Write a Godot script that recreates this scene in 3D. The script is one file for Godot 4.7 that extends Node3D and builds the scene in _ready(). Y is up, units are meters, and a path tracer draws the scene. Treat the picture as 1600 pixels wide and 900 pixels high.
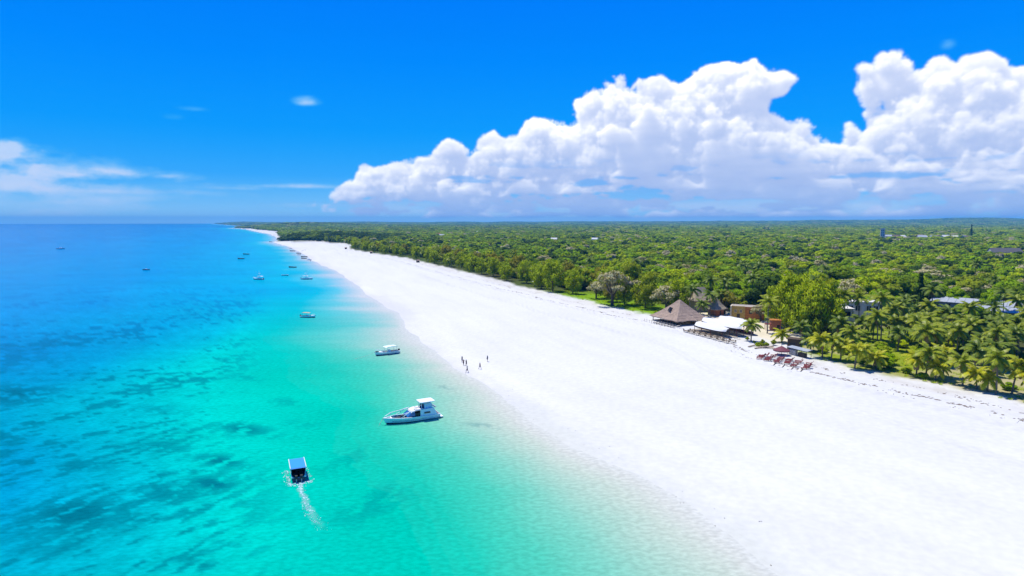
extends Node3D
# A white beach seen from a drone: turquoise sea on the left, palms and forest on the right, a bank of cumulus behind.

const EYE := 40.0
const SEA_END := 12000.0

# ---------------------------------------------------------------- meshes
class Soup:
	var v := PackedVector3Array()
	var n := PackedVector3Array()
	var c := PackedColorArray()
	func tri_n(a: Vector3, b: Vector3, d: Vector3, na: Vector3, nb: Vector3, nd: Vector3, col := Color.WHITE) -> void:
		if (b - a).cross(d - a).dot(na + nb + nd) > 0.0:
			v.append_array([a, d, b])
			n.append_array([na, nd, nb])
		else:
			v.append_array([a, b, d])
			n.append_array([na, nb, nd])
		c.append_array([col, col, col])
	func tri(a: Vector3, b: Vector3, d: Vector3, out: Vector3, col := Color.WHITE) -> void:
		var m := (b - a).cross(d - a)
		if m.length_squared() < 1e-14:
			return
		m = m.normalized()
		if m.dot(out) < 0.0:
			m = -m
		tri_n(a, b, d, m, m, m, col)
	func quad(a: Vector3, b: Vector3, d: Vector3, e: Vector3, out: Vector3, col := Color.WHITE) -> void:
		tri(a, b, d, out, col)
		tri(a, d, e, out, col)
	func box(at: Vector3, size: Vector3, turn := Basis(), col := Color.WHITE) -> void:
		var h := size * 0.5
		for k in 3:
			for s in [-1.0, 1.0]:
				var out := Vector3.ZERO
				out[k] = s
				var p := Vector3.ZERO
				p[(k + 1) % 3] = h[(k + 1) % 3]
				var q := Vector3.ZERO
				q[(k + 2) % 3] = h[(k + 2) % 3]
				var f := out * h[k]
				quad(at + turn * (f - p - q), at + turn * (f + p - q), at + turn * (f + p + q), at + turn * (f - p + q), turn * out, col)
	func tube(a: Vector3, b: Vector3, ra: float, rb: float, sides := 6, col := Color.WHITE) -> void:
		var ax := (b - a).normalized()
		var u := ax.cross(Vector3.UP if absf(ax.y) < 0.9 else Vector3.RIGHT).normalized()
		var w := ax.cross(u)
		for k in sides:
			var d0 := u * cos(TAU * k / sides) + w * sin(TAU * k / sides)
			var d1 := u * cos(TAU * (k + 1) / sides) + w * sin(TAU * (k + 1) / sides)
			tri_n(a + d0 * ra, a + d1 * ra, b + d1 * rb, d0, d1, d1, col)
			tri_n(a + d0 * ra, b + d1 * rb, b + d0 * rb, d0, d1, d0, col)
			tri(b, b + d0 * rb, b + d1 * rb, ax, col)
			tri(a, a + d0 * ra, a + d1 * ra, -ax, col)
	func path(points: Array, r0: float, r1: float, sides := 5, col := Color.WHITE) -> void:
		for k in points.size() - 1:
			tube(points[k], points[k + 1], lerpf(r0, r1, float(k) / (points.size() - 1)), lerpf(r0, r1, float(k + 1) / (points.size() - 1)), sides, col)
	func mesh() -> ArrayMesh:
		var a := []
		a.resize(Mesh.ARRAY_MAX)
		a[Mesh.ARRAY_VERTEX] = v
		a[Mesh.ARRAY_NORMAL] = n
		a[Mesh.ARRAY_COLOR] = c
		var m := ArrayMesh.new()
		m.add_surface_from_arrays(Mesh.PRIMITIVE_TRIANGLES, a)
		return m

# ---------------------------------------------------------------- naming
var used := {}
var M := {}
var rng := RandomNumberGenerator.new()

func numbered(called: String) -> String:
	used[called] = used.get(called, -1) + 1
	return called if used[called] == 0 else "%s_%03d" % [called, used[called]]

func tag(o: Node, label: String, category := "", group := "", kind := "") -> Node:
	if label:
		o.set_meta("label", label)
	if category:
		o.set_meta("category", category)
	if group:
		o.set_meta("group", group)
	if kind:
		o.set_meta("kind", kind)
	return o

func thing(called: String, label: String, category: String, at := Vector3.ZERO, turn := 0.0, group := "") -> Node3D:
	var o := Node3D.new()
	o.name = numbered(called)
	o.position = at
	o.rotation.y = turn
	add_child(o)
	tag(o, label, category, group)
	return o

func part(called: String, shape, material: Material, parent: Node) -> MeshInstance3D:
	var o := MeshInstance3D.new()
	o.name = called
	o.mesh = shape.mesh() if shape is Soup else shape
	o.material_override = material
	parent.add_child(o, true)
	return o

func solo(called: String, shape, material: Material, label := "", category := "", group := "", kind := "") -> MeshInstance3D:
	var o := MeshInstance3D.new()
	o.name = numbered(called)
	o.mesh = shape.mesh() if shape is Soup else shape
	o.material_override = material
	add_child(o)
	tag(o, label, category, group, kind)
	return o

func paint(r: float, g: float, b: float, rough := 0.7, tinted := false) -> StandardMaterial3D:
	# base colours are given as linear values
	var m := StandardMaterial3D.new()
	m.albedo_color = Color(r, g, b).linear_to_srgb()
	m.roughness = rough
	m.vertex_color_use_as_albedo = tinted
	return m

func grain(m: StandardMaterial3D, low: float, scale: float, freq: float, bump := 0.0, stretch := Vector3.ONE) -> StandardMaterial3D:
	var t := NoiseTexture2D.new()
	t.width = 256
	t.height = 256
	t.seamless = true
	t.noise = FastNoiseLite.new()
	t.noise.seed = int(freq * 9000.0) + int(scale * 100.0)
	t.noise.frequency = freq
	t.noise.fractal_octaves = 4
	var r := Gradient.new()
	r.set_color(0, Color(low, low, low))
	r.set_color(1, Color(1, 1, 1))
	t.color_ramp = r
	m.albedo_texture = t
	m.uv1_triplanar = true
	m.uv1_world_triplanar = true
	m.uv1_scale = stretch / scale
	if bump > 0.0:
		m.heightmap_enabled = true
		m.heightmap_texture = t
		m.heightmap_scale = bump
	return m

# ---------------------------------------------------------------- the lie of the land: d is metres inland along the view, x metres to the right
const SHORE := [[-400, 290], [40, 47], [66, 31], [86.7, 23.5], [122, 4.5], [173.8, -18.5], [219.8, -35.5], [266, -51.5], [353, -85], [488, -139], [603, -191], [788, -270], [990, -359], [1150, -440], [1245, -478], [1331, -499], [1483, -564], [1606, -614], [1833, -710], [2327, -949], [2835, -1199], [3318, -1455], [3529, -1602], [4200, -1720], [6000, -2700], [9000, -4280], [13000, -6350]]
const GREEN := [[-400, 380], [60, 138], [126, 107], [140, 100], [156, 89], [168, 85], [197, 82], [222, 72], [253, 55], [303, 32], [374, 0], [502, -52], [630, -105], [845, -219], [1126, -335], [1220, -452], [1262, -482], [1345, -505], [1500, -566], [1606, -604], [1876, -712], [2380, -905], [2869, -1165], [3318, -1400], [3700, -1650], [4111, -1700], [6000, -2680], [9000, -4250], [13000, -6320]]
var shore_at := PackedFloat32Array()
var green_at := PackedFloat32Array()
var lumps := FastNoiseLite.new()
var fine := FastNoiseLite.new()

func table(points: Array) -> PackedFloat32Array:
	var out := PackedFloat32Array()
	var k := 0
	for i in 6800:
		var d := i * 2.0 - 400.0
		while k < points.size() - 2 and d > points[k + 1][0]:
			k += 1
		var before: Array = points[maxi(k - 1, 0)]
		var a: Array = points[k]
		var b: Array = points[k + 1]
		var after: Array = points[mini(k + 2, points.size() - 1)]
		var t := clampf((d - a[0]) / (b[0] - a[0]), 0.0, 1.0)
		if k > 0 and k < points.size() - 2:
			out.append(cubic_interpolate_in_time(a[1], b[1], before[1], after[1], t, b[0] - a[0], before[0] - a[0], after[0] - a[0]))
		else:
			out.append(lerpf(a[1], b[1], t))
	return out

func look(t: PackedFloat32Array, d: float) -> float:
	var f := clampf((d + 400.0) * 0.5, 0.0, 6798.0)
	var i := int(f)
	return lerpf(t[i], t[i + 1], f - i)

func inland(x: float, d: float) -> float:
	# metres from the water's edge, positive on land
	var slope := (look(shore_at, d + 20.0) - look(shore_at, d - 20.0)) / 40.0
	return (x - look(shore_at, d)) / sqrt(1.0 + slope * slope) + lumps.get_noise_2d(x * 0.5 + 300.0, d * 0.5) * 3.0 + fine.get_noise_2d(x * 0.6, d * 0.6 + 900.0) * 2.0

func behind(x: float, d: float) -> float:
	# metres behind the edge of the green, negative on the beach
	var slope := (look(green_at, d + 20.0) - look(green_at, d - 20.0)) / 40.0
	return (x - look(green_at, d)) / sqrt(1.0 + slope * slope)

func height(x: float, d: float) -> float:
	return height_at(x, d, inland(x, d))

func height_at(x: float, d: float, s: float) -> float:
	var h := clampf(s * 0.021, -0.6, 1.55)
	var r := sqrt(x * x + d * d)
	if d > 1100.0 and d < 6000.0 and s > 0.0:
		# two wooded headlands
		h += 9.0 * exp(-pow((x + 400.0) / 130.0, 2.0) - pow((d - 1330.0) / 120.0, 2.0)) * smoothstep(4.0, 50.0, s)
		h += 24.0 * exp(-pow((x + 1500.0) / 520.0, 2.0) - pow((d - 4200.0) / 700.0, 2.0)) * smoothstep(30.0, 300.0, s)
	if r > 5500.0 and s > 0.0:
		var az := rad_to_deg(atan2(x, d))
		var top := 16.0 + 12.0 * smoothstep(-10.0, 20.0, az) + 46.0 * exp(-pow((az - 37.0) / 5.0, 2.0)) + 16.0 * exp(-pow((az - 27.0) / 6.0, 2.0)) + 9.0 * lumps.get_noise_2d(az * 9.0, 40.0)
		h += smoothstep(5500.0, 10500.0, r) * top * smoothstep(0.0, 400.0, s)
	return h

func ground(x: float, d: float) -> Vector3:
	return Vector3(x, height(x, d), -d)

# ---------------------------------------------------------------- sheets of sea and land: rings round the viewpoint, finer where more is seen
func ring_radii() -> PackedFloat32Array:
	var out := PackedFloat32Array([0.5])
	var dip := 64.0
	while dip > 0.0:
		var r := EYE / tan(deg_to_rad(dip))
		if r > SEA_END:
			break
		out.append(r)
		dip -= 2.0 if dip > 34.0 else 0.14 if dip > 1.2 else 0.05
	out.append(SEA_END)
	return out

func ring_angles() -> PackedFloat32Array:
	var out := PackedFloat32Array()
	var a := -180.0
	while a < 180.01:
		out.append(deg_to_rad(a))
		a += 0.2 if absf(a + 0.01) < 50.0 or (a > -50.5 and a < 50.0) else 6.5
	out[out.size() - 1] = PI
	return out

func sheet(is_land: bool) -> ArrayMesh:
	var rs := ring_radii()
	var az := ring_angles()
	var w := az.size()
	var v := PackedVector3Array()
	var c := PackedColorArray()
	var keep := PackedByteArray()
	for r in rs:
		for a in az:
			var x := r * sin(a)
			var d := r * cos(a)
			var s := inland(x, d)
			if is_land:
				v.append(Vector3(x, height_at(x, d, s) if s > -40.0 else -0.8, -d))
				keep.append(1 if s > -14.0 else 0)
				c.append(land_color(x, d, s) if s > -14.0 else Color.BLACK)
			else:
				v.append(Vector3(x, 0.0, -d))
				keep.append(1 if s < 9.0 else 0)
				c.append(sea_color(x, d, s) if s < 9.0 else Color.BLACK)
	var index := PackedInt32Array()
	for j in rs.size() - 1:
		for i in w - 1:
			var p := j * w + i
			if keep[p] + keep[p + 1] + keep[p + w] + keep[p + w + 1] == 4:
				index.append_array([p, p + w, p + 1, p + 1, p + w, p + w + 1])
	var n := PackedVector3Array()
	n.resize(v.size())
	n.fill(Vector3.UP)
	if is_land:
		for j in range(1, rs.size() - 1):
			for i in range(1, w - 1):
				var p := j * w + i
				n[p] = (v[p + 1] - v[p - 1]).cross(v[p + w] - v[p - w]).normalized()
				if n[p].y < 0.0:
					n[p] = -n[p]
	# front faces clockwise seen from above
	var first := (v[index[1]] - v[index[0]]).cross(v[index[2]] - v[index[0]])
	if first.y > 0.0:
		for k in range(0, index.size(), 3):
			var q := index[k + 1]
			index[k + 1] = index[k + 2]
			index[k + 2] = q
	var a2 := []
	a2.resize(Mesh.ARRAY_MAX)
	a2[Mesh.ARRAY_VERTEX] = v
	a2[Mesh.ARRAY_NORMAL] = n
	a2[Mesh.ARRAY_COLOR] = c
	a2[Mesh.ARRAY_INDEX] = index
	var m := ArrayMesh.new()
	m.add_surface_from_arrays(Mesh.PRIMITIVE_TRIANGLES, a2)
	return m

func ramp(stops: Array, at: float) -> Color:
	if at <= stops[0][0]:
		return stops[0][1]
	for k in range(1, stops.size()):
		if at <= stops[k][0]:
			return stops[k - 1][1].lerp(stops[k][1], (at - stops[k - 1][0]) / (stops[k][0] - stops[k - 1][0]))
	return stops[-1][1]

# clear shallow water over white sand, by metres from the beach; then the deeper water of the reef flat
const WATER := [[0.0, Color(0.585, 0.585, 0.515)], [2.5, Color(0.54, 0.55, 0.465)], [6.0, Color(0.46, 0.53, 0.42)], [12.0, Color(0.31, 0.50, 0.375)], [18.0, Color(0.17, 0.485, 0.345)], [24.0, Color(0.07, 0.47, 0.315)], [31.0, Color(0.015, 0.46, 0.30)], [40.0, Color(0.000, 0.475, 0.315)], [52.0, Color(0.000, 0.505, 0.375)], [66.0, Color(0.000, 0.39, 0.385)], [92.0, Color(0.000, 0.255, 0.385)], [135.0, Color(0.000, 0.18, 0.385)], [220.0, Color(0.000, 0.17, 0.425)], [700.0, Color(0.000, 0.175, 0.472)]]
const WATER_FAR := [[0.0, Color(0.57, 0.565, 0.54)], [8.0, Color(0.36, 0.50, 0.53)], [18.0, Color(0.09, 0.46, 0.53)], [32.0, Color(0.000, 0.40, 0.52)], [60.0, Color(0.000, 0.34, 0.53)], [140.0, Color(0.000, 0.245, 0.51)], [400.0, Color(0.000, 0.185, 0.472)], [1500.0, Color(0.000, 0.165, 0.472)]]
# weed beds and dark ground under the water: x, d, half length, half breadth, darkness
const WEED := [[-60, 81, 11, 7, 0.95], [-52, 88, 7, 4.5, 0.75], [-46, 91, 6, 2.8, 1.0], [-49, 100, 7, 2.8, 0.9], [-52, 116, 9, 3.4, 0.8], [-62, 106, 9, 3.4, 0.6], [-58, 73, 9, 4, 0.5], [-116, 140, 16, 10, 0.9], [-125, 130, 16, 9, 0.6], [-150, 178, 26, 14, 0.6], [-20, 84, 4.5, 9, 0.35], [-28, 100, 4, 9, 0.25], [-36.5, 68.5, 2.6, 1.2, 0.7], [-37, 74, 2.2, 1.1, 0.5], [-50, 134, 6, 3.5, 0.35], [-42, 119, 6, 3, 0.2], [-68, 97, 8, 3, 0.45], [-75, 128, 10, 3, 0.4], [-70, 156, 9, 3, 0.35], [-16, 146, 3, 1.6, 0.35], [-6, 118, 4, 1.4, 0.4]]

func sea_color(x: float, d: float, s: float) -> Color:
	var o := -s
	var wide := lumps.get_noise_2d(x * 0.25, d * 0.25)
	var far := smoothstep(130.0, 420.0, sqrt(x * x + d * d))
	var lap := fine.get_noise_2d(x * 0.10, d * 0.5) * smoothstep(90.0, 260.0, d)
	var oo := o * (1.0 + 0.20 * wide) + wide * minf(o * 0.3, 10.0) + lap * 9.0 * (1.0 - smoothstep(30.0, 80.0, o)) * smoothstep(0.0, 4.0, o)
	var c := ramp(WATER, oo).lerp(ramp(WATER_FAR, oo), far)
	# sand bars and pale streaks
	var streak := fine.get_noise_2d(x * 0.10, d * 0.42) * 0.5 + fine.get_noise_2d(x * 0.35 + d * 0.1, d * 1.1) * 0.35
	c = c * (1.0 + streak * 0.20 * smoothstep(8.0, 40.0, o)) 
	var pool := exp(-pow((x + 18.0) / 11.0, 2.0) - pow((d - 78.0) / 24.0, 2.0)) + 0.7 * exp(-pow((x + 36.0) / 9.0, 2.0) - pow((d - 122.0) / 9.0, 2.0))
	c = c.lerp(Color(0.0, 0.36, 0.25), 0.55 * pool * (0.8 + wide))
	# weed: broken patches, drawn out along the shore
	var dark := 0.0
	for k in WEED:
		var u: float = ((x - k[0]) * 0.9 - (d - k[1]) * 0.44) / k[2]
		var w: float = ((x - k[0]) * 0.44 + (d - k[1]) * 0.9) / k[3]
		var q := u * u + w * w
		if q < 4.0:
			dark = maxf(dark, k[4] * exp(-q * 1.2) * smoothstep(-0.10, 0.16, fine.get_noise_2d((x * 0.5 + d * 0.87) * 2.2, (x * 0.87 - d * 0.5) * 6.5) + 0.25 * (1.0 - q)))
	var belt := smoothstep(44.0, 66.0, o) * (1.0 - smoothstep(110.0, 420.0, o)) * (1.0 - 0.8 * smoothstep(190.0, 420.0, d))
	var along := x * 0.5 + d * 0.87
	var across := x * 0.87 - d * 0.5
	var beds := fine.get_noise_2d(along * 0.5 + 50.0, across * 1.3) * 0.4 + fine.get_noise_2d(along * 2.0, across * 6.0) * 0.8 + lumps.get_noise_2d(along * 0.5, across * 0.9 + 70.0) * 0.7
	dark = maxf(dark, belt * smoothstep(0.18, 0.40, beds) * 0.62)
	c = c * (1.0 + 0.22 * belt * fine.get_noise_2d(along * 3.0 + 9.0, across * 5.0))
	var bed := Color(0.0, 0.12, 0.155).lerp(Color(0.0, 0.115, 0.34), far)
	c = c.lerp(bed, clampf(dark, 0.0, 0.9))
	return Color(clampf(c.r, 0, 1), clampf(c.g, 0, 1), clampf(c.b, 0, 1))

func land_color(x: float, d: float, s: float) -> Color:
	var b := behind(x, d)
	var wide := lumps.get_noise_2d(x * 0.6, d * 0.6)
	var small := fine.get_noise_2d(x * 1.6, d * 1.6)
	var sand := Color(0.612, 0.60, 0.562)
	var along := fine.get_noise_2d(s * 1.2, d * 0.16)
	var tracks := fine.get_noise_2d(s * 3.0, d * 0.09 + 60.0)
	sand = sand * (1.0 + 0.035 * wide + 0.03 * small + 0.05 * along + 0.05 * minf(tracks, 0.0))
	var wet := 1.0 - smoothstep(-3.0, 8.0, s + wide * 7.0 + small * 3.0 + along * 4.0)
	sand = sand.lerp(Color(0.545, 0.545, 0.475).lerp(Color(0.545, 0.535, 0.525), smoothstep(110.0, 170.0, d)), wet)
	for lane in [-17.0, -18.7, -33.0, -34.7]:
		var off: float = absf(b - lane - 3.0 * lumps.get_noise_1d(d * 0.8 + floor(lane * 0.1) * 50.0))
		sand = sand * (1.0 - 0.07 * (1.0 - smoothstep(0.2, 0.7, off)))
	var edge := b + small * 3.5 + wide * 2.5
	if edge < 0.0:
		# trodden and littered towards the green
		var worn := smoothstep(-13.0, 0.0, edge) * (0.5 + small)
		return sand.lerp(Color(0.45, 0.41, 0.34), clampf(worn, 0.0, 1.0) * 0.6)
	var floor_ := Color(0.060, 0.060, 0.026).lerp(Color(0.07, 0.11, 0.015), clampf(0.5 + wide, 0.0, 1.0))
	var dry := Color(0.38, 0.33, 0.16)
	var lawn := Color(0.17, 0.30, 0.008)
	var c := floor_
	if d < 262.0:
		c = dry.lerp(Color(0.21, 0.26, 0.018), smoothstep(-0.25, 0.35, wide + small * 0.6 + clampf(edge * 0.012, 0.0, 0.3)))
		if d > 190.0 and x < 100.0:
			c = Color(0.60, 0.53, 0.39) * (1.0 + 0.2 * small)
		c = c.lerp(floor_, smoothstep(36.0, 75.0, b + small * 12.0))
	if d > 236.0 and d < 352.0 and b < 34.0:
		c = c.lerp(lawn, smoothstep(236.0, 250.0, d - maxf(0.0, x - 60.0) * 2.0) * (1.0 - smoothstep(16.0, 34.0, b)) * (1.0 - smoothstep(320.0, 352.0, d)))
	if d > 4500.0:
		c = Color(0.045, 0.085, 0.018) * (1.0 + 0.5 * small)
	return sand.lerp(c, smoothstep(0.0, 5.0, edge))

func _ready() -> void:
	var cam := Camera3D.new()
	cam.position = Vector3(0, EYE, 0)
	cam.rotation_degrees = Vector3(-6.166, 0, 0)
	cam.fov = 50.0
	cam.near = 0.5
	cam.far = 40000.0
	add_child(cam)
	cam.current = true
	var env := Environment.new()
	env.background_mode = Environment.BG_SKY
	env.sky = Sky.new()
	env.sky.sky_material = make_sky()
	env.background_energy_multiplier = 1.0
	env.tonemap_mode = Environment.TONE_MAPPER_LINEAR
	env.tonemap_exposure = EXPOSURE
	env.sdfgi_enabled = true
	env.ssao_enabled = true
	env.ssil_enabled = true
	env.fog_enabled = true
	env.fog_density = 0.00009
	env.fog_light_color = Color(0.33, 0.74, 1.0)
	var world := WorldEnvironment.new()
	world.environment = env
	add_child(world)
	var sun := DirectionalLight3D.new()
	sun.name = "sun"
	sun.light_energy = 1.15
	sun.light_color = Color(1.0, 0.985, 0.93)
	sun.light_angular_distance = 0.5
	sun.shadow_enabled = true
	add_child(sun)
	sun.look_at_from_position(Vector3.ZERO, Vector3(0.27, -1.0, 0.27))

	lumps.seed = 3
	lumps.noise_type = FastNoiseLite.TYPE_SIMPLEX_SMOOTH
	lumps.frequency = 0.02
	lumps.fractal_octaves = 3
	fine.seed = 8
	fine.noise_type = FastNoiseLite.TYPE_SIMPLEX_SMOOTH
	fine.frequency = 0.06
	fine.fractal_octaves = 4
	shore_at = table(SHORE)
	green_at = table(GREEN)
	make_materials()
	make_ordinals()
	solo("water", sheet(false), M.sea, "clear turquoise sea turning deep blue towards the horizon", "sea", "", "structure")
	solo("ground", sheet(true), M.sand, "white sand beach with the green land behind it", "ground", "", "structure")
	make_plants()
	big_hut()
	tent()
	orange_house()
	hotel()
	town()
	make_grove()
	make_feathery_trees()
	make_forest()
	make_boats()
	make_people()
	furniture()
	litter()

# ---------------------------------------------------------------- sky
const SKY_W := 4096
const SKY_H := 2048
const EXPOSURE := 1.55
const SKY_DEG := 4096.0 / 360.0
const CLOUD_MAIN := [[-18.9, 0.8], [-17.2, 1.9], [-15.4, 2.7], [-14.0, 3.7], [-13.3, 4.6], [-11.5, 4.8], [-10.5, 5.3], [-8.7, 5.8], [-7.4, 5.7], [-7.1, 6.5], [-5.8, 7.1], [-4.4, 6.8], [-3.8, 6.1], [-2.8, 7.2], [-1.6, 7.7], [-0.6, 7.1], [0.7, 7.7], [1.5, 8.9], [3.5, 9.1], [5.1, 8.5], [5.8, 9.0], [6.1, 10.5], [7.2, 11.6], [8.6, 12.7], [9.8, 12.6], [10.5, 11.5], [11.3, 12.3], [13.0, 12.4], [14.2, 11.6], [14.8, 11.3], [16.6, 12.6], [18.3, 12.7], [19.9, 12.4], [20.8, 13.1], [22.1, 12.2], [23.7, 11.5], [23.0, 10.8], [21.9, 10.2], [21.9, 9.0], [23.2, 8.4], [24.4, 8.3], [25.6, 7.6], [26.2, 6.6], [27.2, 6.0], [28.4, 5.9], [29.6, 5.4], [31.5, 4.0], [32.5, 1.4], [20.0, 1.0], [12.0, 1.3], [4.0, 0.9], [-4.0, 1.2], [-9.3, 0.9], [-13.9, 0.8]]
const CLOUD_RIGHT := [[28.7, 11.9], [29.6, 11.7], [30.3, 12.5], [31.2, 12.5], [32.1, 11.9], [32.2, 11.2], [32.9, 11.6], [34.0, 11.7], [34.8, 11.2], [35.5, 11.6], [36.6, 11.6], [37.4, 11.1], [37.9, 10.3], [38.8, 10.1], [40.7, 10.9], [43.3, 10.9], [45.1, 9.4], [47.9, 8.6], [50.5, 6.8], [52.9, 4.0], [53.1, 1.3], [40.0, 0.9], [29.9, 1.2], [28.4, 5.6], [27.9, 6.3], [28.1, 7.5], [29.1, 7.5], [29.2, 8.8], [28.7, 10.2]]
const CG_AZ := -21.0
const CG_W := 920
const CG_H := 176
const CG_D := 40
var cg_front := []
var cg_dist := []
var cg_slices := []

func sky_color(el: float) -> Color:
	# clear air by elevation, sRGB
	var k := [[0.0, Color(0.66, 0.87, 1.0)], [1.5, Color(0.49, 0.78, 1.0)], [4.0, Color(0.22, 0.67, 1.0)], [8.0, Color(0.04, 0.61, 1.0)], [14.0, Color(0.0, 0.54, 1.0)], [20.0, Color(0.0, 0.49, 0.995)], [45.0, Color(0.0, 0.40, 0.90)], [90.0, Color(0.0, 0.33, 0.78)]]
	if el <= 0.0:
		return k[0][1]
	for i in range(1, k.size()):
		if el <= k[i][0]:
			var t: float = (el - k[i - 1][0]) / (k[i][0] - k[i - 1][0])
			return k[i - 1][1].lerp(k[i][1], t)
	return k[-1][1]

func exposed(c: Color) -> Color:
	return (c.srgb_to_linear() * (1.0 / EXPOSURE)).linear_to_srgb()

func cloud_distance(outline: Array) -> PackedFloat32Array:
	# distance inside an outline, in cells, by a two-pass chamfer; negative outside
	var poly := PackedVector2Array()
	for p in outline:
		poly.append(Vector2((p[0] - CG_AZ) * SKY_DEG, CG_H - p[1] * SKY_DEG))
	var inside := PackedByteArray()
	inside.resize(CG_W * CG_H)
	for j in CG_H:
		var y := j + 0.5
		var xs := []
		for i in poly.size():
			var a := poly[i]
			var b := poly[(i + 1) % poly.size()]
			if (a.y <= y) != (b.y <= y):
				xs.append(a.x + (b.x - a.x) * (y - a.y) / (b.y - a.y))
		xs.sort()
		for q in range(0, xs.size() - 1, 2):
			for i in range(maxi(0, int(xs[q])), mini(CG_W, int(xs[q + 1]) + 1)):
				inside[j * CG_W + i] = 1
	var out := PackedFloat32Array()
	out.resize(CG_W * CG_H)
	for side in 2:
		var d := PackedFloat32Array()
		d.resize(CG_W * CG_H)
		for i in d.size():
			d[i] = 0.0 if inside[i] == side else 90.0
		for way in 2:
			for jj in CG_H:
				var j := jj if way == 0 else CG_H - 1 - jj
				var pj := j - 1 if way == 0 else j + 1
				for ii in CG_W:
					var i := ii if way == 0 else CG_W - 1 - ii
					var pi := i - 1 if way == 0 else i + 1
					var at := j * CG_W + i
					var v := d[at]
					if v == 0.0:
						continue
					if pi >= 0 and pi < CG_W:
						v = minf(v, d[at + pi - i] + 1.0)
					if pj >= 0 and pj < CG_H:
						var up := at + (pj - j) * CG_W
						v = minf(v, d[up] + 1.0)
						if i > 0:
							v = minf(v, d[up - 1] + 1.414)
						if i < CG_W - 1:
							v = minf(v, d[up + 1] + 1.414)
					d[at] = v
		for i in d.size():
			out[i] += d[i] if side == 0 else -d[i]
	return out

func cloud_slice(w: int) -> void:
	# density and sunlight of one slice of the cloud bank
	var n := FastNoiseLite.new()
	n.seed = 41
	n.noise_type = FastNoiseLite.TYPE_CELLULAR
	n.cellular_return_type = FastNoiseLite.RETURN_DISTANCE
	n.cellular_jitter = 1.0
	n.frequency = 0.034
	n.fractal_type = FastNoiseLite.FRACTAL_FBM
	n.fractal_octaves = 5
	n.fractal_gain = 0.56
	n.fractal_lacunarity = 2.1
	n.offset = Vector3(0, 0, w * 2.2)
	var img := n.get_image(CG_W, CG_H, false, true, false).get_data()
	var s := FastNoiseLite.new()
	s.seed = 9
	s.noise_type = FastNoiseLite.TYPE_SIMPLEX_SMOOTH
	s.frequency = 0.011
	s.fractal_octaves = 4
	s.offset = Vector3(0, 0, w * 2.2)
	var big := s.get_image(CG_W, CG_H, false, true, false).get_data()
	var dens := PackedByteArray()
	dens.resize(CG_W * CG_H)
	var lit := PackedByteArray()
	lit.resize(CG_W * CG_H)
	var tau := PackedFloat32Array()
	tau.resize(CG_W)
	var da: PackedFloat32Array = cg_dist[0]
	var db: PackedFloat32Array = cg_dist[1]
	for j in CG_H:
		var el := (CG_H - j) / SKY_DEG
		var fresh := PackedFloat32Array()
		fresh.resize(CG_W)
		var row_h := el - 0.45
		for i in CG_W:
			var at := j * CG_W + i
			var puff := 1.0 - img[at] / 255.0     # high in the middle of a cell
			var wide := big[at] / 255.0 - 0.5
			var bump := (puff - 0.74) * 95.0 + wide * 34.0
			var rho := 0.0
			var a := da[at]
			if a > -8.0:
				var ht := sqrt(maxf(a + 8.0, 0.0)) * 4.2
				rho = minf(a * 0.9 + 1.5, ht - absf(w - 15.0) * 2.2) + bump * minf(1.0, 0.30 + (a + 8.0) * 0.035)
			var b := db[at]
			if b > -8.0:
				var hb := sqrt(maxf(b + 8.0, 0.0)) * 3.6
				rho = maxf(rho, minf(b * 0.9 + 1.5, hb - absf(w - 26.0) * 2.2) + bump * minf(1.0, 0.30 + (b + 8.0) * 0.035))
			# broken heaps in rows nearer the horizon
			if el < 7.0 and el > 0.35:
				var cover := wide * 80.0
				var fade := clampf((i / SKY_DEG + CG_AZ + 16.0 - el * 1.6) / 7.0, 0.0, 1.0)
				var gap := absf(fposmod(w, 10.0) - 4.0) * 2.4
				var foot := 0.25 + (3 - int(w / 10.0)) * 0.72 + wide * 1.3 + (2.2 if w < 10 else 0.0) * maxf(0.0, wide)
				var up := (el - foot) * SKY_DEG
				if up > 0.0:
					rho = maxf(rho, minf(cover + 27.0 - up * (1.0 + 0.5 * fposmod(w * 0.37, 1.0)), up * 3.0) - gap + bump * 0.75 - (1.0 - fade) * 60.0)
			rho -= maxf(0.0, i - CG_W + 90.0) * 0.8
			rho = clampf(rho * 0.22, 0.0, 1.0)
			# sunlight comes down from the upper left
			var src := i - 0.42
			var t := 0.0
			if j > 0:
				var i0 := int(floor(src))
				var f := src - i0
				var t0 := tau[clampi(i0, 0, CG_W - 1)]
				var t1 := tau[clampi(i0 + 1, 0, CG_W - 1)]
				t = t0 + (t1 - t0) * f
			var thr := t * 0.945 + rho * 0.14
			fresh[i] = thr
			dens[at] = int(rho * 255.0)
			lit[at] = int(255.0 * (0.60 * exp(-t * 2.0) + 0.40 * exp(-t * 0.5)))
		tau = fresh
	cg_slices[w] = [dens, lit]

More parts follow.
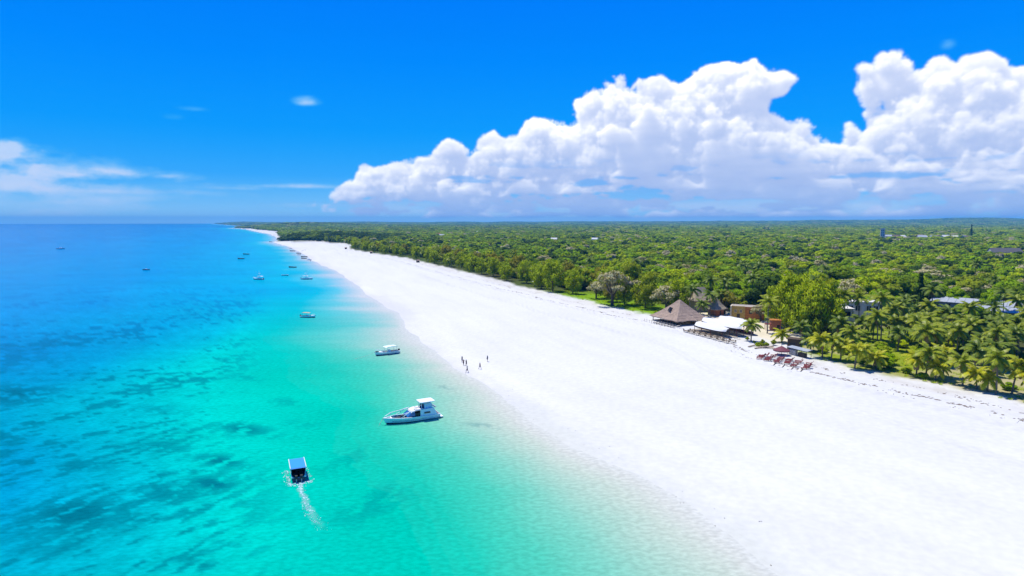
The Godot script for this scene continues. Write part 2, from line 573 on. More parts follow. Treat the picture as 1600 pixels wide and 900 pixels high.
func cloud_row(j: int) -> void:
	# looks through the slices, front to back
	var out := PackedByteArray()
	out.resize(CG_W * 3)
	var el := (CG_H - j - 0.5) / SKY_DEG
	var air := sky_color(el).srgb_to_linear()
	var lo := FastNoiseLite.new()
	lo.seed = 5
	lo.frequency = 0.02
	lo.fractal_octaves = 5
	for i in CG_W:
		var az := CG_AZ + i / SKY_DEG
		var seen := 1.0
		var light := 0.0
		var deep := 0.0
		var at := j * CG_W + i
		for w in CG_D:
			var rho: int = cg_slices[w][0][at]
			if rho == 0:
				continue
			var keep := exp(-rho * 0.0022)
			light += seen * (1.0 - keep) * cg_slices[w][1][at]
			deep += seen * (1.0 - keep) * w
			seen *= keep
			if seen < 0.01:
				break
		var alpha := clampf((1.0 - seen) * 1.04, 0.0, 1.0)
		# low layer of far, thin cloud under the bank
		var thin := clampf((az + 17.0) / 10.0, 0.0, 1.0) * exp(-pow((el - 1.0) / 1.1, 2.0)) * clampf(0.62 + 0.8 * lo.get_noise_2d(i * 0.4 + 900.0, j * 2.4), 0.0, 0.9)
		var sky := air.lerp(Color(0.60, 0.74, 0.98), thin * 0.8)
		var c := sky
		if alpha > 0.0:
			light /= (1.0 - seen) * 255.0
			var band := lo.get_noise_2d(i * 0.30, j * 2.6) * 1.3 + 0.6 * lo.get_noise_2d(i * 1.5, j * 4.5 + 400.0)
			var foot := 1.0 - clampf((el - 2.2) / 3.6, 0.0, 1.0)
			light *= lerpf(0.42, 1.0, clampf((el - 0.5) / 8.5, 0.0, 1.0)) * clampf(0.92 + 0.75 * band * (0.35 + foot), 0.35, 1.3)
			alpha *= 1.0 - foot * smoothstep(0.26, 0.50, -band) * 0.8
			alpha *= smoothstep(0.0, 0.5, el)
			var shade := Color(0.32, 0.47, 0.84).lerp(Color(0.42, 0.54, 0.87), clampf((el - 1.5) / 9.0, 0.0, 1.0))
			var body := Color(shade.r + 1.0 * light, shade.g + 0.84 * light, shade.b + 0.44 * light)
			# air between here and the cloud
			var haze := clampf(0.34 - el * 0.10, 0.0, 0.34) + 0.02
			body = body.lerp(Color(0.36, 0.62, 1.0), haze)
			c = sky.lerp(body, alpha)
		c = (c * (1.0 / EXPOSURE)).clamp(Color(0, 0, 0), Color(1, 1, 1)).linear_to_srgb()
		out[i * 3] = int(c.r * 255.0 + 0.5)
		out[i * 3 + 1] = int(c.g * 255.0 + 0.5)
		out[i * 3 + 2] = int(c.b * 255.0 + 0.5)
	cg_front[j] = out

func make_sky() -> PanoramaSkyMaterial:
	cg_dist.resize(2)
	WorkerThreadPool.wait_for_group_task_completion(WorkerThreadPool.add_group_task(func(k): cg_dist[k] = cloud_distance([CLOUD_MAIN, CLOUD_RIGHT][k]), 2))
	cg_slices.resize(CG_D)
	cg_front.resize(CG_H)
	WorkerThreadPool.wait_for_group_task_completion(WorkerThreadPool.add_group_task(cloud_slice, CG_D))
	WorkerThreadPool.wait_for_group_task_completion(WorkerThreadPool.add_group_task(cloud_row, CG_H))
	var img := Image.create_empty(SKY_W, SKY_H, false, Image.FORMAT_RGB8)
	for y in SKY_H:
		img.fill_rect(Rect2i(0, y, SKY_W, 1), exposed(sky_color(90.0 - (y + 0.5) * 180.0 / SKY_H)))
	var bytes := PackedByteArray()
	for j in CG_H:
		bytes.append_array(cg_front[j])
	var bank := Image.create_from_data(CG_W, CG_H, false, Image.FORMAT_RGB8, bytes)
	var x0 := int(round(CG_AZ * SKY_DEG))
	img.blit_rect(bank, Rect2i(-x0, 0, CG_W + x0, CG_H), Vector2i(0, SKY_H / 2 - CG_H))
	img.blit_rect(bank, Rect2i(0, 0, -x0, CG_H), Vector2i(SKY_W + x0, SKY_H / 2 - CG_H))
	veil(img)
	cg_slices.clear()
	var m := PanoramaSkyMaterial.new()
	m.panorama = ImageTexture.create_from_image(img)
	return m

func veil(img: Image) -> void:
	# thin high cloud: soft streaks and one low grey bank out over the sea; [azimuth, elevation, half width, half height, strength]
	var n := FastNoiseLite.new()
	n.seed = 77
	n.frequency = 0.013
	n.fractal_octaves = 5
	n.domain_warp_enabled = true
	n.domain_warp_amplitude = 20.0
	var soft := [[-39.5, 3.4, 7.5, 1.5, 0.95], [-34.0, 3.6, 6.0, 0.55, 0.9], [-39.6, 4.7, 2.3, 1.0, 1.6], [-37.0, 1.6, 12.0, 1.5, 0.45], [-28.9, 3.6, 1.5, 0.2, 0.55], [-19.0, 3.05, 6.0, 0.2, 0.55], [-24.0, 2.8, 3.0, 0.16, 0.35], [-18.0, 10.15, 1.1, 0.36, 0.8], [-28.2, 8.25, 0.9, 0.3, 0.22], [-26.9, 9.0, 1.4, 0.22, 0.2], [34.2, 12.9, 0.6, 0.5, 0.4], [-22.0, 1.4, 14.0, 0.3, 0.18], [-32.0, 2.35, 7.0, 0.25, 0.3],
		[-70.0, 3.2, 16.0, 1.3, 0.6], [-110.0, 4.0, 18.0, 1.4, 0.5], [-150.0, 3.0, 20.0, 1.2, 0.5], [100.0, 4.2, 20.0, 1.8, 0.7], [150.0, 3.4, 18.0, 1.5, 0.6]]
	for s in soft:
		for y in range(int((90.0 - s[1] - 2.0 * s[3]) * SKY_DEG), int((90.0 - s[1] + 2.0 * s[3]) * SKY_DEG)):
			for x in range(int((s[0] - 1.6 * s[2]) * SKY_DEG), int((s[0] + 1.6 * s[2]) * SKY_DEG)):
				var u: float = (x / SKY_DEG - s[0]) / s[2]
				var v: float = (90.0 - y / SKY_DEG - s[1]) / s[3]
				var r := u * u + v * v * (0.7 if v > 0.0 else 1.3)
				var k: float = s[4] * (1.15 * exp(-r * 1.3) + (n.get_noise_2d(x * 0.7, y * 3.2) + 0.35 * n.get_noise_2d(x * 3.0, y * 6.0)) * 1.3 * exp(-r * 0.8)) - 0.10 - maxf(0.0, r - 1.6) * 0.3
				if k <= 0.0:
					continue
				var at := Vector2i(posmod(x, SKY_W), y)
				img.set_pixelv(at, img.get_pixelv(at).lerp(exposed(Color(0.80, 0.87, 0.995)), minf(k, 0.85)))

# ---------------------------------------------------------------- plants
func leaf_cloud(s: Soup, at: Vector3, r: Vector3, count: int, size: float, spread := 0.35, droop := 0.0) -> void:
	# leaf sprays over one clump, each its own small face
	for k in count:
		var d := Vector3(rng.randfn(), rng.randfn() + 0.35, rng.randfn()).normalized()
		var p := at + d * r * rng.randf_range(0.78, 1.06)
		var out := (d / r).normalized()
		var n := (out + Vector3(rng.randfn(), rng.randfn(), rng.randfn()) * spread).normalized()
		var u := n.cross(Vector3(rng.randfn(), rng.randfn(), rng.randfn())).normalized()
		var w := n.cross(u)
		if droop > 0.0:
			u = (u * 0.5 + Vector3.DOWN * droop).normalized()
			w = (n.cross(u)).normalized() * 0.34
		var z := size * rng.randf_range(0.6, 1.35)
		var tone := rng.randf_range(0.62, 1.30)
		var col := Color(tone * rng.randf_range(0.85, 1.2), tone, tone * rng.randf_range(0.7, 1.3))
		var sn := (out + n * 0.5 + Vector3.UP * 0.55).normalized()
		s.tri_n(p - u * z * 0.5 - w * z * 0.5, p + u * z * 0.6, p + w * z * 0.6 - u * z * 0.1, sn, sn, sn, col)

func lump(s: Soup, at: Vector3, r: Vector3, col := Color(0.9, 0.9, 0.9)) -> void:
	# the closed inside of a clump
	for i in 5:
		for k in 7:
			var p := []
			for q in [[i, k], [i + 1, k], [i + 1, k + 1], [i, k + 1]]:
				var th: float = PI * q[0] / 5.0
				var ph: float = TAU * q[1] / 7.0 + q[0] * 0.4
				p.append(Vector3(sin(th) * cos(ph), cos(th), sin(th) * sin(ph)))
			var q := []
			for e in 4:
				q.append((p[e] + Vector3.UP * 0.35).normalized())
			s.tri_n(at + p[0] * r, at + p[1] * r, at + p[2] * r, q[0], q[1], q[2], col)
			s.tri_n(at + p[0] * r, at + p[2] * r, at + p[3] * r, q[0], q[2], q[3], col)

func crown_round(seed_: int, radius: float, tall: float, clumps: int, leaves: int, size: float) -> ArrayMesh:
	# broad crown from base height 0.28 tall to tall
	rng.seed = seed_
	var s := Soup.new()
	for k in clumps:
		var a := rng.randf() * TAU
		var f := sqrt(rng.randf())
		var rr := radius * rng.randf_range(0.30, 0.46)
		var y := tall * lerpf(0.86, 0.48, f * f) * rng.randf_range(0.86, 1.10)
		var at := Vector3(cos(a) * f * radius * 0.74, y, sin(a) * f * radius * 0.74)
		var r := Vector3(rr, rr * rng.randf_range(0.62, 0.85), rr)
		lump(s, at, r * 0.80)
		leaf_cloud(s, at, r, leaves, size)
	lump(s, Vector3(0, tall * 0.42, 0), Vector3(radius * 0.62, tall * 0.24, radius * 0.62))
	leaf_cloud(s, Vector3(0, tall * 0.40, 0), Vector3(radius * 0.72, tall * 0.26, radius * 0.72), leaves * 3, size)
	return s.mesh()

func crown_feather(seed_: int, radius: float, tall: float, plumes: int, leaves: int) -> ArrayMesh:
	# casuarina: many loose hanging plumes round a tall stem
	rng.seed = seed_
	var s := Soup.new()
	for k in plumes:
		var a := rng.randf() * TAU
		var h := rng.randf_range(0.20, 1.0)
		var wide := radius * (0.35 + 0.75 * sin(PI * clampf(h * 0.86 + 0.08, 0.0, 1.0)))
		var f := sqrt(rng.randf()) * wide
		var at := Vector3(cos(a) * f, tall * h * 0.94, sin(a) * f)
		var rr := radius * rng.randf_range(0.22, 0.36)
		leaf_cloud(s, at, Vector3(rr, rr * 1.25, rr), leaves, 0.85, 0.5, 0.55)
		if k % 2 == 0:
			lump(s, at, Vector3(rr, rr * 1.2, rr) * 0.5)
	return s.mesh()

func crown_bare(seed_: int, radius: float, tall: float) -> ArrayMesh:
	# pale, half leafless crown: twigs with thin tufts at their ends
	rng.seed = seed_
	var s := Soup.new()
	for k in 30:
		var a := rng.randf() * TAU
		var f := sqrt(rng.randf())
		var tip := Vector3(cos(a) * f * radius * 0.9, tall * lerpf(0.95, 0.55, f * f), sin(a) * f * radius * 0.9)
		var mid := tip * 0.55 + Vector3(0, tall * 0.22, 0)
		s.path([Vector3(0, tall * 0.3, 0), mid, tip], 0.11, 0.04, 4, Color(0.8, 0.75, 0.7))
		leaf_cloud(s, tip, Vector3(1, 0.62, 1) * radius * rng.randf_range(0.16, 0.27), 60, 0.5, 0.9)
	return s.mesh()

func crown_spire(seed_: int, radius: float, tall: float) -> ArrayMesh:
	rng.seed = seed_
	var s := Soup.new()
	for k in 46:
		var h := pow(rng.randf(), 0.8)
		var a := rng.randf() * TAU
		var f := radius * (1.0 - h) * rng.randf_range(0.3, 1.0)
		leaf_cloud(s, Vector3(cos(a) * f, tall * (0.12 + 0.86 * h), sin(a) * f), Vector3(0.9, 0.7, 0.9) * radius * (0.5 - 0.28 * h), 40, 0.55)
	for k in 6:
		lump(s, Vector3(0, tall * (0.2 + k * 0.13), 0), Vector3(0.62, 1.4, 0.62) * radius * (0.95 - 0.15 * k))
	return s.mesh()

func trunk_mesh(seed_: int, tall: float, r: float, limbs: int) -> ArrayMesh:
	rng.seed = seed_
	var s := Soup.new()
	var lean := Vector3(rng.randfn() * 0.05, 0, rng.randfn() * 0.05) * tall
	s.path([Vector3.DOWN * 0.3, Vector3(0, tall * 0.25, 0) + lean * 0.3, Vector3(0, tall * 0.5, 0) + lean], r, r * 0.62, 7)
	for k in limbs:
		var a := TAU * k / limbs + rng.randf()
		var go := Vector3(cos(a), 0, sin(a)) * tall * 0.22
		s.path([Vector3(0, tall * 0.26, 0) + lean * 0.3, go * 0.6 + Vector3(0, tall * 0.48, 0), go + Vector3(0, tall * 0.66, 0)], r * 0.5, r * 0.18, 5)
	return s.mesh()

func frond_mesh(seed_: int, rise: float, sag: float, long: float) -> ArrayMesh:
	# one palm leaf: an arching midrib with two combs of leaflets
	rng.seed = seed_
	var s := Soup.new()
	var pts := []
	var p := Vector3.ZERO
	var ang := rise
	for k in 11:
		pts.append(p)
		p += Vector3(cos(ang), sin(ang), 0) * long / 10.0
		ang -= sag / 10.0 * (0.6 + 0.08 * k)
	s.path(pts, 0.075, 0.02, 4, Color(1.5, 1.3, 0.9))
	for k in range(2, 22):
		var t := k / 22.0 * 10.0
		var i := int(t)
		var at: Vector3 = pts[i].lerp(pts[i + 1], t - i)
		var go: Vector3 = (pts[i + 1] - pts[i]).normalized()
		var up := Vector3(0, 0, 1).cross(go)
		var z := long * (0.27 * sin(PI * clampf(0.16 + 0.8 * k / 22.0, 0, 1)) + 0.02)
		for side in [-1.0, 1.0]:
			var out := (Vector3(0, 0, side) * 0.86 + go * 0.5 - up * rng.randf_range(0.20, 0.55) + Vector3.DOWN * 0.12).normalized()
			var tone := rng.randf_range(0.75, 1.25)
			var n := (up + Vector3(0, 0, side * 0.35)).normalized()
			s.tri_n(at - go * 0.145, at + go * 0.145, at + out * z + Vector3.DOWN * z * 0.12, n, n, n, Color(tone * rng.randf_range(0.9, 1.25), tone, tone))
	return s.mesh()

var fronds := []
var dead_fronds := []
var nut_mesh: ArrayMesh

func palm(label: String, group: String, x: float, d: float, tall: float, leaf: Material, reach := 1.0, detailed := true) -> Node3D:
	var g := RandomNumberGenerator.new()
	g.seed = int(x * 131.0) + int(d * 17.0)
	var t := thing("coconut_palm", label, "palm tree", ground(x, d), g.randf() * TAU, group)
	var s := Soup.new()
	var lean := tall * g.randf_range(0.03, 0.16)
	var pts := []
	for k in 7:
		var f := k / 6.0
		pts.append(Vector3(lean * f * f, -0.3 + (tall + 0.3) * f, 0))
	s.path(pts, 0.21, 0.13, 7)
	s.tube(Vector3(0, -0.3, 0), Vector3(0, 0.5, 0), 0.34, 0.2, 7)
	part("trunk", s, M.palm_bark, t)
	var top: Vector3 = pts[-1]
	var count := g.randi_range(16, 21)
	if not detailed:
		var o := part("crown", palm_heads[g.randi() % palm_heads.size()], leaf, t)
		o.position = top
		o.scale = Vector3.ONE * reach
		return t
	for k in count:
		var f := float(k) / count
		var kind := int(f * fronds.size())
		var o := part("frond", fronds[mini(kind, fronds.size() - 1)][g.randi() % 2], leaf, t)
		o.position = top + Vector3.UP * 0.1 * (1.0 - f)
		o.rotation.y = k * 2.4 + g.randf_range(-0.25, 0.25)
		o.scale = Vector3.ONE * reach * g.randf_range(0.85, 1.1)
	for k in g.randi_range(0, 3):
		var o := part("dead_frond", dead_fronds[g.randi() % 2], M.dead_leaf, t)
		o.position = top - Vector3.UP * 0.15
		o.rotation.y = g.randf() * TAU
		o.scale = Vector3.ONE * reach * 0.9
	part("coconuts", nut_mesh, M.nut, t).position = top
	return t

var palm_heads := []
var rounds := []
var rounds_far := []
var stands := []
var feathers := []
var bares := []
var trunks := []
var tones := {}

func make_plants() -> void:
	fronds = [
		[frond_mesh(1, 1.25, 1.5, 3.0), frond_mesh(2, 1.1, 1.6, 3.2)],
		[frond_mesh(3, 0.75, 1.7, 3.5), frond_mesh(4, 0.6, 1.7, 3.6)],
		[frond_mesh(5, 0.25, 1.5, 3.7), frond_mesh(6, 0.1, 1.5, 3.6)],
		[frond_mesh(7, -0.25, 1.25, 3.4), frond_mesh(8, -0.45, 1.1, 3.3)]]
	dead_fronds = [frond_mesh(9, -0.95, 0.7, 2.8), frond_mesh(10, -1.1, 0.5, 2.6)]
	var s := Soup.new()
	rng.seed = 4
	for k in 7:
		lump(s, Vector3(cos(k * 0.9) * 0.26, -0.32 + (k % 3) * 0.1, sin(k * 0.9) * 0.26), Vector3(0.13, 0.16, 0.13))
	nut_mesh = s.mesh()
	for q in 3:
		rng.seed = 60 + q
		var head := Soup.new()
		for k in 15:
			var f: ArrayMesh = fronds[int(k * 4 / 15.0)][k % 2]
			var a := f.surface_get_arrays(0)
			var turn := Basis(Vector3.UP, k * 2.4 + rng.randf())
			for i in a[0].size():
				head.v.append(turn * a[0][i])
				head.n.append(turn * a[1][i])
				head.c.append(a[3][i])
		palm_heads.append(head.mesh())
	for k in 6:
		rounds.append(crown_round(100 + k, 4.2, 7.6, 13 + k, 110, 0.62))
	for k in 4:
		rounds_far.append(crown_round(130 + k, 4.4, 7.4, 11, 34, 1.05))
	for k in 4:
		rng.seed = 150 + k
		var st := Soup.new()
		for q in 18:
			var at := Vector3(rng.randf_range(-19, 19), rng.randf_range(4.0, 8.0), rng.randf_range(-19, 19))
			var r := rng.randf_range(3.6, 6.2)
			lump(st, at, Vector3(r, r * 0.72, r) * 0.86)
			leaf_cloud(st, at, Vector3(r, r * 0.72, r), 22, 2.4)
		stands.append(st.mesh())
	for k in 4:
		feathers.append(crown_feather(170 + k, 4.6, 13.0, 56, 62))
	for k in 3:
		bares.append(crown_bare(190 + k, 5.2, 8.5))
	for k in 3:
		trunks.append(trunk_mesh(200 + k, 7.6, 0.26, 4))
	trunks.append(trunk_mesh(210, 13.0, 0.30, 7))
	trunks.append(trunk_mesh(211, 8.5, 0.45, 6))
	# tones of leaf
	for k in [["bright", 0.35, 0.43, 0.004], ["fresh", 0.225, 0.35, 0.004], ["middle", 0.15, 0.225, 0.007], ["dark", 0.052, 0.095, 0.010], ["olive", 0.24, 0.285, 0.012], ["needle", 0.30, 0.375, 0.008], ["brownish", 0.26, 0.24, 0.025], ["pale", 0.42, 0.38, 0.22], ["palm", 0.29, 0.34, 0.02], ["palm_yellow", 0.45, 0.45, 0.014], ["palm_dark", 0.175, 0.24, 0.022]]:
		var m := paint(k[1], k[2], k[3], 0.55, true)
		m.backlight_enabled = true
		m.backlight = Color(0.62, 0.70, 0.10)
		m.metallic_specular = 0.1
		tones[k[0]] = m
	for k in ["palm", "palm_yellow", "palm_dark"]:
		tones[k].roughness = 0.42
		tones[k].metallic_specular = 0.3

func tree(called: String, label: String, category: String, group: String, x: float, d: float, crown: Mesh, trunk: Mesh, leaf: Material, size: float, tall := 1.0) -> Node3D:
	var t := thing(called, label, category, ground(x, d), rng.randf() * TAU, group)
	part("trunk", trunk, M.bark, t)
	part("crown", crown, leaf, t)
	t.scale = Vector3(size, size * tall, size)
	return t

var ORDER := []

func make_ordinals() -> void:
	var ones := ["", "first", "second", "third", "fourth", "fifth", "sixth", "seventh", "eighth", "ninth", "tenth", "eleventh", "twelfth", "thirteenth", "fourteenth", "fifteenth", "sixteenth", "seventeenth", "eighteenth", "nineteenth"]
	var tens := ["", "", "twent", "thirt", "fort", "fift", "sixt", "sevent", "eight", "ninet"]
	for n in range(1, 100):
		ORDER.append(ones[n] if n < 20 else tens[n / 10] + ("ieth" if n % 10 == 0 else "y-" + ones[n % 10]))

const PALMS_FRONT := [[88, 172, 5.2], [89, 169, 5.4], [91, 168, 4.3], [90, 159, 5.1], [95, 162, 4.0], [95, 158, 3.2], [101, 151, 4.5], [102, 149, 6.6], [103, 147, 3.5], [107, 150, 6.0], [106, 142, 5.8], [107, 139, 3.9], [108, 137, 3.3], [108, 134.5, 8.2], [112, 135, 6.7], [113, 131, 4.9]]
const PALMS_MID := [[138, 179, 8.4], [126, 188, 7.6], [130, 191, 7.9], [153, 189, 6.4], [153, 184, 7.8], [127, 177, 6.2], [112, 197, 6.7], [125, 202, 9.8], [123, 196, 6.5], [133, 206, 10.5], [139, 189, 8.0], [154, 205, 9.8], [138, 174, 6.3], [126, 194, 6.5], [118, 199, 5.3], [161, 205, 10.2], [140, 199, 8.5], [176, 211, 11.2], [104, 194, 6.2], [103, 184, 5.3], [148, 172, 7.0], [158, 181, 8.2], [166, 192, 9.0], [146, 212, 9.4], [115, 181, 5.6]]
const PALMS_TALL := [[117, 193, 14.3, "tallest slim palm with a bare pale trunk in front of the white hotel block"], [121, 213, 12.2, "palm with its head over the roof edge of the white hotel block"], [116, 213, 13.0, "palm rising beside the balconies of the white hotel block"], [154, 224, 13.5, "tall palm head standing above the dark gap behind the grove"], [192, 239, 10.6, "tall dark palm standing before the long pale roof"], [77, 196, 5.6, "palm leaning over the seaward end of the white beach tent"], [88, 210, 10.9, "drooping palm between the orange building and the small orange hut"], [81, 250, 8.7, "palm between the two thatched roofs behind the tent"], [76, 247, 5.2, "short palm right behind the big thatched roof"], [74, 256, 10.5, "dark palm head above the ridge of the big thatched roof"], [88, 256, 8.1, "brownish palm behind the white tent"], [106, 271, 13.4, "lone palm head in the dark trees behind the orange building"], [92, 263, 12.2, "palm head behind the brown palm, inland of the white tent"], [89, 273, 12.5, "farther palm head inland of the white tent"], [98, 231, 9.8, "palm at the right end of the orange building"], [98, 211, 7.8, "palm behind the small orange hut under the feathery trees"], [278, 370, 13.1, "lone palm standing out of the bright forest at the right"], [92, 193, 5.5, "palm with dark fronds behind the brown beach kiosk"], [89, 181, 3.5, "short palm right behind the dark red loungers"], [86, 194, 2.9, "low yellow palm between the kiosk and the small orange hut"]]

func make_grove() -> void:
	var k := 0
	for p in PALMS_FRONT:
		var yellow := k % 3 != 1
		palm("%s palm of the front row on the beach, counted from the red loungers, %s" % [ORDER[k], "yellow-green" if yellow else "mid green"], "palms in a row along the beach edge", p[0], p[1], p[2], tones.palm_yellow if yellow else tones.palm, 1.0 + 0.03 * p[2])
		k += 1
	var mid := PALMS_MID.duplicate()
	mid.sort_custom(func(a, b): return a[0] / a[1] < b[0] / b[1])
	k = 0
	for p in mid:
		palm("%s palm of the grove behind the front row, counted from the small orange hut" % ORDER[k], "palms of the grove behind the beach", p[0], p[1], p[2], tones.palm if k % 3 else tones.palm_dark, 1.22)
		k += 1
	for p in PALMS_TALL:
		palm(p[3], "palms round the beach buildings", p[0], p[1], p[2], tones.palm_yellow if "yellow" in p[3] else tones.palm_dark if "dark" in p[3] or p[1] > 240 else tones.palm, 1.1 if p[2] < 7.0 else 1.25)
	# the thick of the grove
	var taken := []
	for q in PALMS_MID + PALMS_TALL + PALMS_FRONT:
		taken.append(Vector2(q[0], q[1]))
	rng.seed = 417
	var more := []
	while more.size() < 46:
		var d := rng.randf_range(150, 262)
		var x := look(green_at, d) + rng.randf_range(20, 105)
		var ok := x < d * 0.93 and not (d > 198 and x < 140) and not (x < 110 and d > 170) and not (x > 150 and d > 196)
		for q in CLEARINGS:
			ok = ok and Vector2(x - q[0], d - q[1]).length() > q[2] - 3.0
		for q in taken:
			ok = ok and Vector2(x, d).distance_to(q) > 3.6
		if ok:
			taken.append(Vector2(x, d))
			more.append([x, d, rng.randf_range(5.5, 10.0)])
	more.sort_custom(func(a, b): return a[1] < b[1])
	k = 0
	for q in more:
		palm("%s palm of the dense back grove, counted inland from the beach" % ORDER[k], "palms of the dense back grove", q[0], q[1], q[2], tones.palm if k % 2 else tones.palm_dark, rng.randf_range(1.05, 1.4))
		k += 1
	for i in 70:
		var d := rng.randf_range(160, 262)
		var x := look(green_at, d) + rng.randf_range(34, 110)
		var ok := x < d * 0.95 and not (d > 200 and x < 140)
		for q in CLEARINGS:
			ok = ok and Vector2(x - q[0], d - q[1]).length() > q[2]
		if ok:
			tree("understory_bush", "%s bush under the palms in the shade of the back grove" % ["dark green", "mid green", "fresh green"][i % 3], "bush", "bushes under the back grove palms", x, d, rounds[i % 6], trunks[i % 3], [tones.dark, tones.middle, tones.fresh][i % 3], rng.randf_range(0.35, 0.62), 0.8)
	for i in 22:
		var f := i / 21.0
		tree("hall_side_bush", "%s bush hiding the walls of the long pale roofed halls, counted from the hotel" % ORDER[i], "bush", "bushes before the long pale roofed halls", lerpf(183, 196, f) + rng.randf_range(-2, 2), lerpf(252, 212, f) + rng.randf_range(-2, 2), rounds[i % 6], trunks[i % 3], [tones.fresh, tones.middle, tones.bright][i % 3], rng.randf_range(0.5, 0.72), 0.9)
	# low growth between the palms
	rng.seed = 31
	for i in 46:
		var d := rng.randf_range(131, 205)
		var b := rng.randf_range(6, 70)
		var x := look(green_at, d) + b
		if absf(x / d) > 0.9 or (d > 186 and x < 100) or (x > 108 and x < 140 and d > 205):
			continue
		var near := b < 22.0
		var t := tree("shrub", "%s shrub growing %s" % [["bright green", "fresh green", "yellow-green"][i % 3], "in the dry grass between the front palms" if near else "in the shade of the palm grove"], "shrub", "shrubs under the palms", x, d, rounds[i % 6], trunks[i % 3], [tones.bright, tones.fresh, tones.needle][i % 3], rng.randf_range(0.22, 0.42) if near else rng.randf_range(0.35, 0.6), 0.75)
		t.position.y -= 0.3
	tree("broadleaf_shade_tree", "low bright green umbrella-shaped tree among the front palms", "tree", "", 97.5, 158.5, rounds[2], trunks[0], tones.fresh, 0.72, 0.78)
	tree("broadleaf_shade_tree", "second bright green spreading tree behind the umbrella-shaped one", "tree", "", 101, 164, rounds[3], trunks[1], tones.bright, 0.66, 0.72)

func make_feathery_trees() -> void:
	# along the beach
	rng.seed = 12
	var k := 0
	var d := 262.0
	var spots := []
	while d < 1160.0:
		var b := rng.randf_range(5.0, 15.0)
		if d < 330.0:
			b += 6.0
		spots.append([look(green_at, d) + b, d, rng.randf_range(0.66, 1.0)])
		if d > 300.0:
			spots.append([look(green_at, d + 4.0) + b + rng.randf_range(11.0, 19.0), d + 4.0, rng.randf_range(0.75, 1.1)])
		d += rng.randf_range(8.0, 14.0) * (1.0 + d / 900.0)
	for p in spots:
		var tone: String = ["needle", "olive", "needle", "brownish"][k % 4]
		var where: String = "near the lawn" if p[1] < 340 else "middle stretch" if p[1] < 600 else "far stretch"
		tree("casuarina_tree", "%s %s feathery tree of the beach edge, counted from the lawn, %s" % [ORDER[k], {"needle": "yellowish", "olive": "olive", "brownish": "brownish"}[tone], where], "casuarina tree", "feathery trees along the beach edge", p[0], p[1], feathers[k % 4], trunks[3], tones[tone], p[2] * (1.4 if p[1] < 340.0 else 1.15 if p[1] < 620.0 else 1.05), 0.95)
		k += 1
	# the big group over the beach bar
	k = 0
	for p in [[99, 208, 1.35], [104, 205, 1.45], [107, 212, 1.5], [108, 224, 1.4], [100, 216, 1.6], [103, 222, 1.5], [97, 223, 1.2], [111.5, 215, 1.1]]:
		tree("casuarina_tree", "%s of the very large feathery trees standing over the small orange hut, from the sea" % ORDER[k], "casuarina tree", "large feathery trees over the beach bar", p[0], p[1], feathers[k % 4], trunks[3], tones[["needle", "needle", "olive"][k % 3]], p[2] * 0.94, 1.0)
		k += 1
	k = 0
	for p in [[46, 281, 1.85, "big pale leafless crown by the lawn, behind a feathery tree"], [58, 285, 1.3, "smaller pale leafless crown to the right of the biggest one"], [66, 262, 1.3, "grey-leaved bare tree just behind the big thatched roof"], [89, 256, 1.1, "brown bare tree behind the white tent"], [8, 402, 1.0, "pale bare tree in the middle of the feathery row"], [96, 236, 0.75, "pale twiggy tree by the orange building"], [42, 306, 1.0, "grey twiggy crown left of the big pale crown"]]:
		tree("bare_tree", p[3], "tree", "pale half bare trees", p[0], p[1], bares[k % 3], trunks[4], tones.pale if k != 3 else tones.brownish, p[2])
		k += 1
	tree("spire_tree", "dark pointed conifer spire rising behind the palm grove", "conifer", "", 157, 236, crown_spire(7, 3.0, 19.0), trunks[3], tones.dark, 1.0)
	tree("spire_tree", "tiny dark spire on the skyline above the grey roofed house", "conifer", "", 985, 1330, crown_spire(8, 6.0, 32.0), trunks[3], tones.dark, 1.0)
	# palms farther along
	rng.seed = 19
	for i in 44:
		var far := i < 26
		var dd := rng.randf_range(470, 900) if far else rng.randf_range(280, 430)
		var x := look(green_at, dd) + (rng.randf_range(6, 40) if far else rng.randf_range(30, 190))
		palm("distant palm %s" % ("among the feathery trees at the far end of the beach" if far else "head rising from the forest behind the beach buildings" if x < 120 else "head rising from the bright forest behind the palm grove"), "distant palms", x, dd, rng.randf_range(5, 9) if far else rng.randf_range(9, 12), tones.palm if far else tones.palm_dark, 1.3, false)

func forest_here(x: float, d: float) -> bool:
	var b := behind(x, d)
	if b < 9.0 or height(x, d) < 0.5:
		return false
	if d < 262.0 + maxf(0.0, 110.0 - x) * 0.12:
		return b > 130.0 and d > 190.0 + maxf(0.0, 200.0 - x) * 0.6
	if d < 345.0 and b < 28.0:
		return false
	if d < 1000.0 and b < 20.0:
		return false
	for q in CLEARINGS:
		if Vector2(x - q[0], d - q[1]).length() < q[2]:
			return false
	return true

const CLEARINGS := [[190, 262, 13], [176, 270, 12], [204, 250, 12], [180, 252, 9], [540, 690, 26], [525, 665, 30], [555, 665, 30], [505, 630, 18], [560, 635, 20], [795, 1330, 22], [770, 1255, 60], [17.5, 366, 7]]

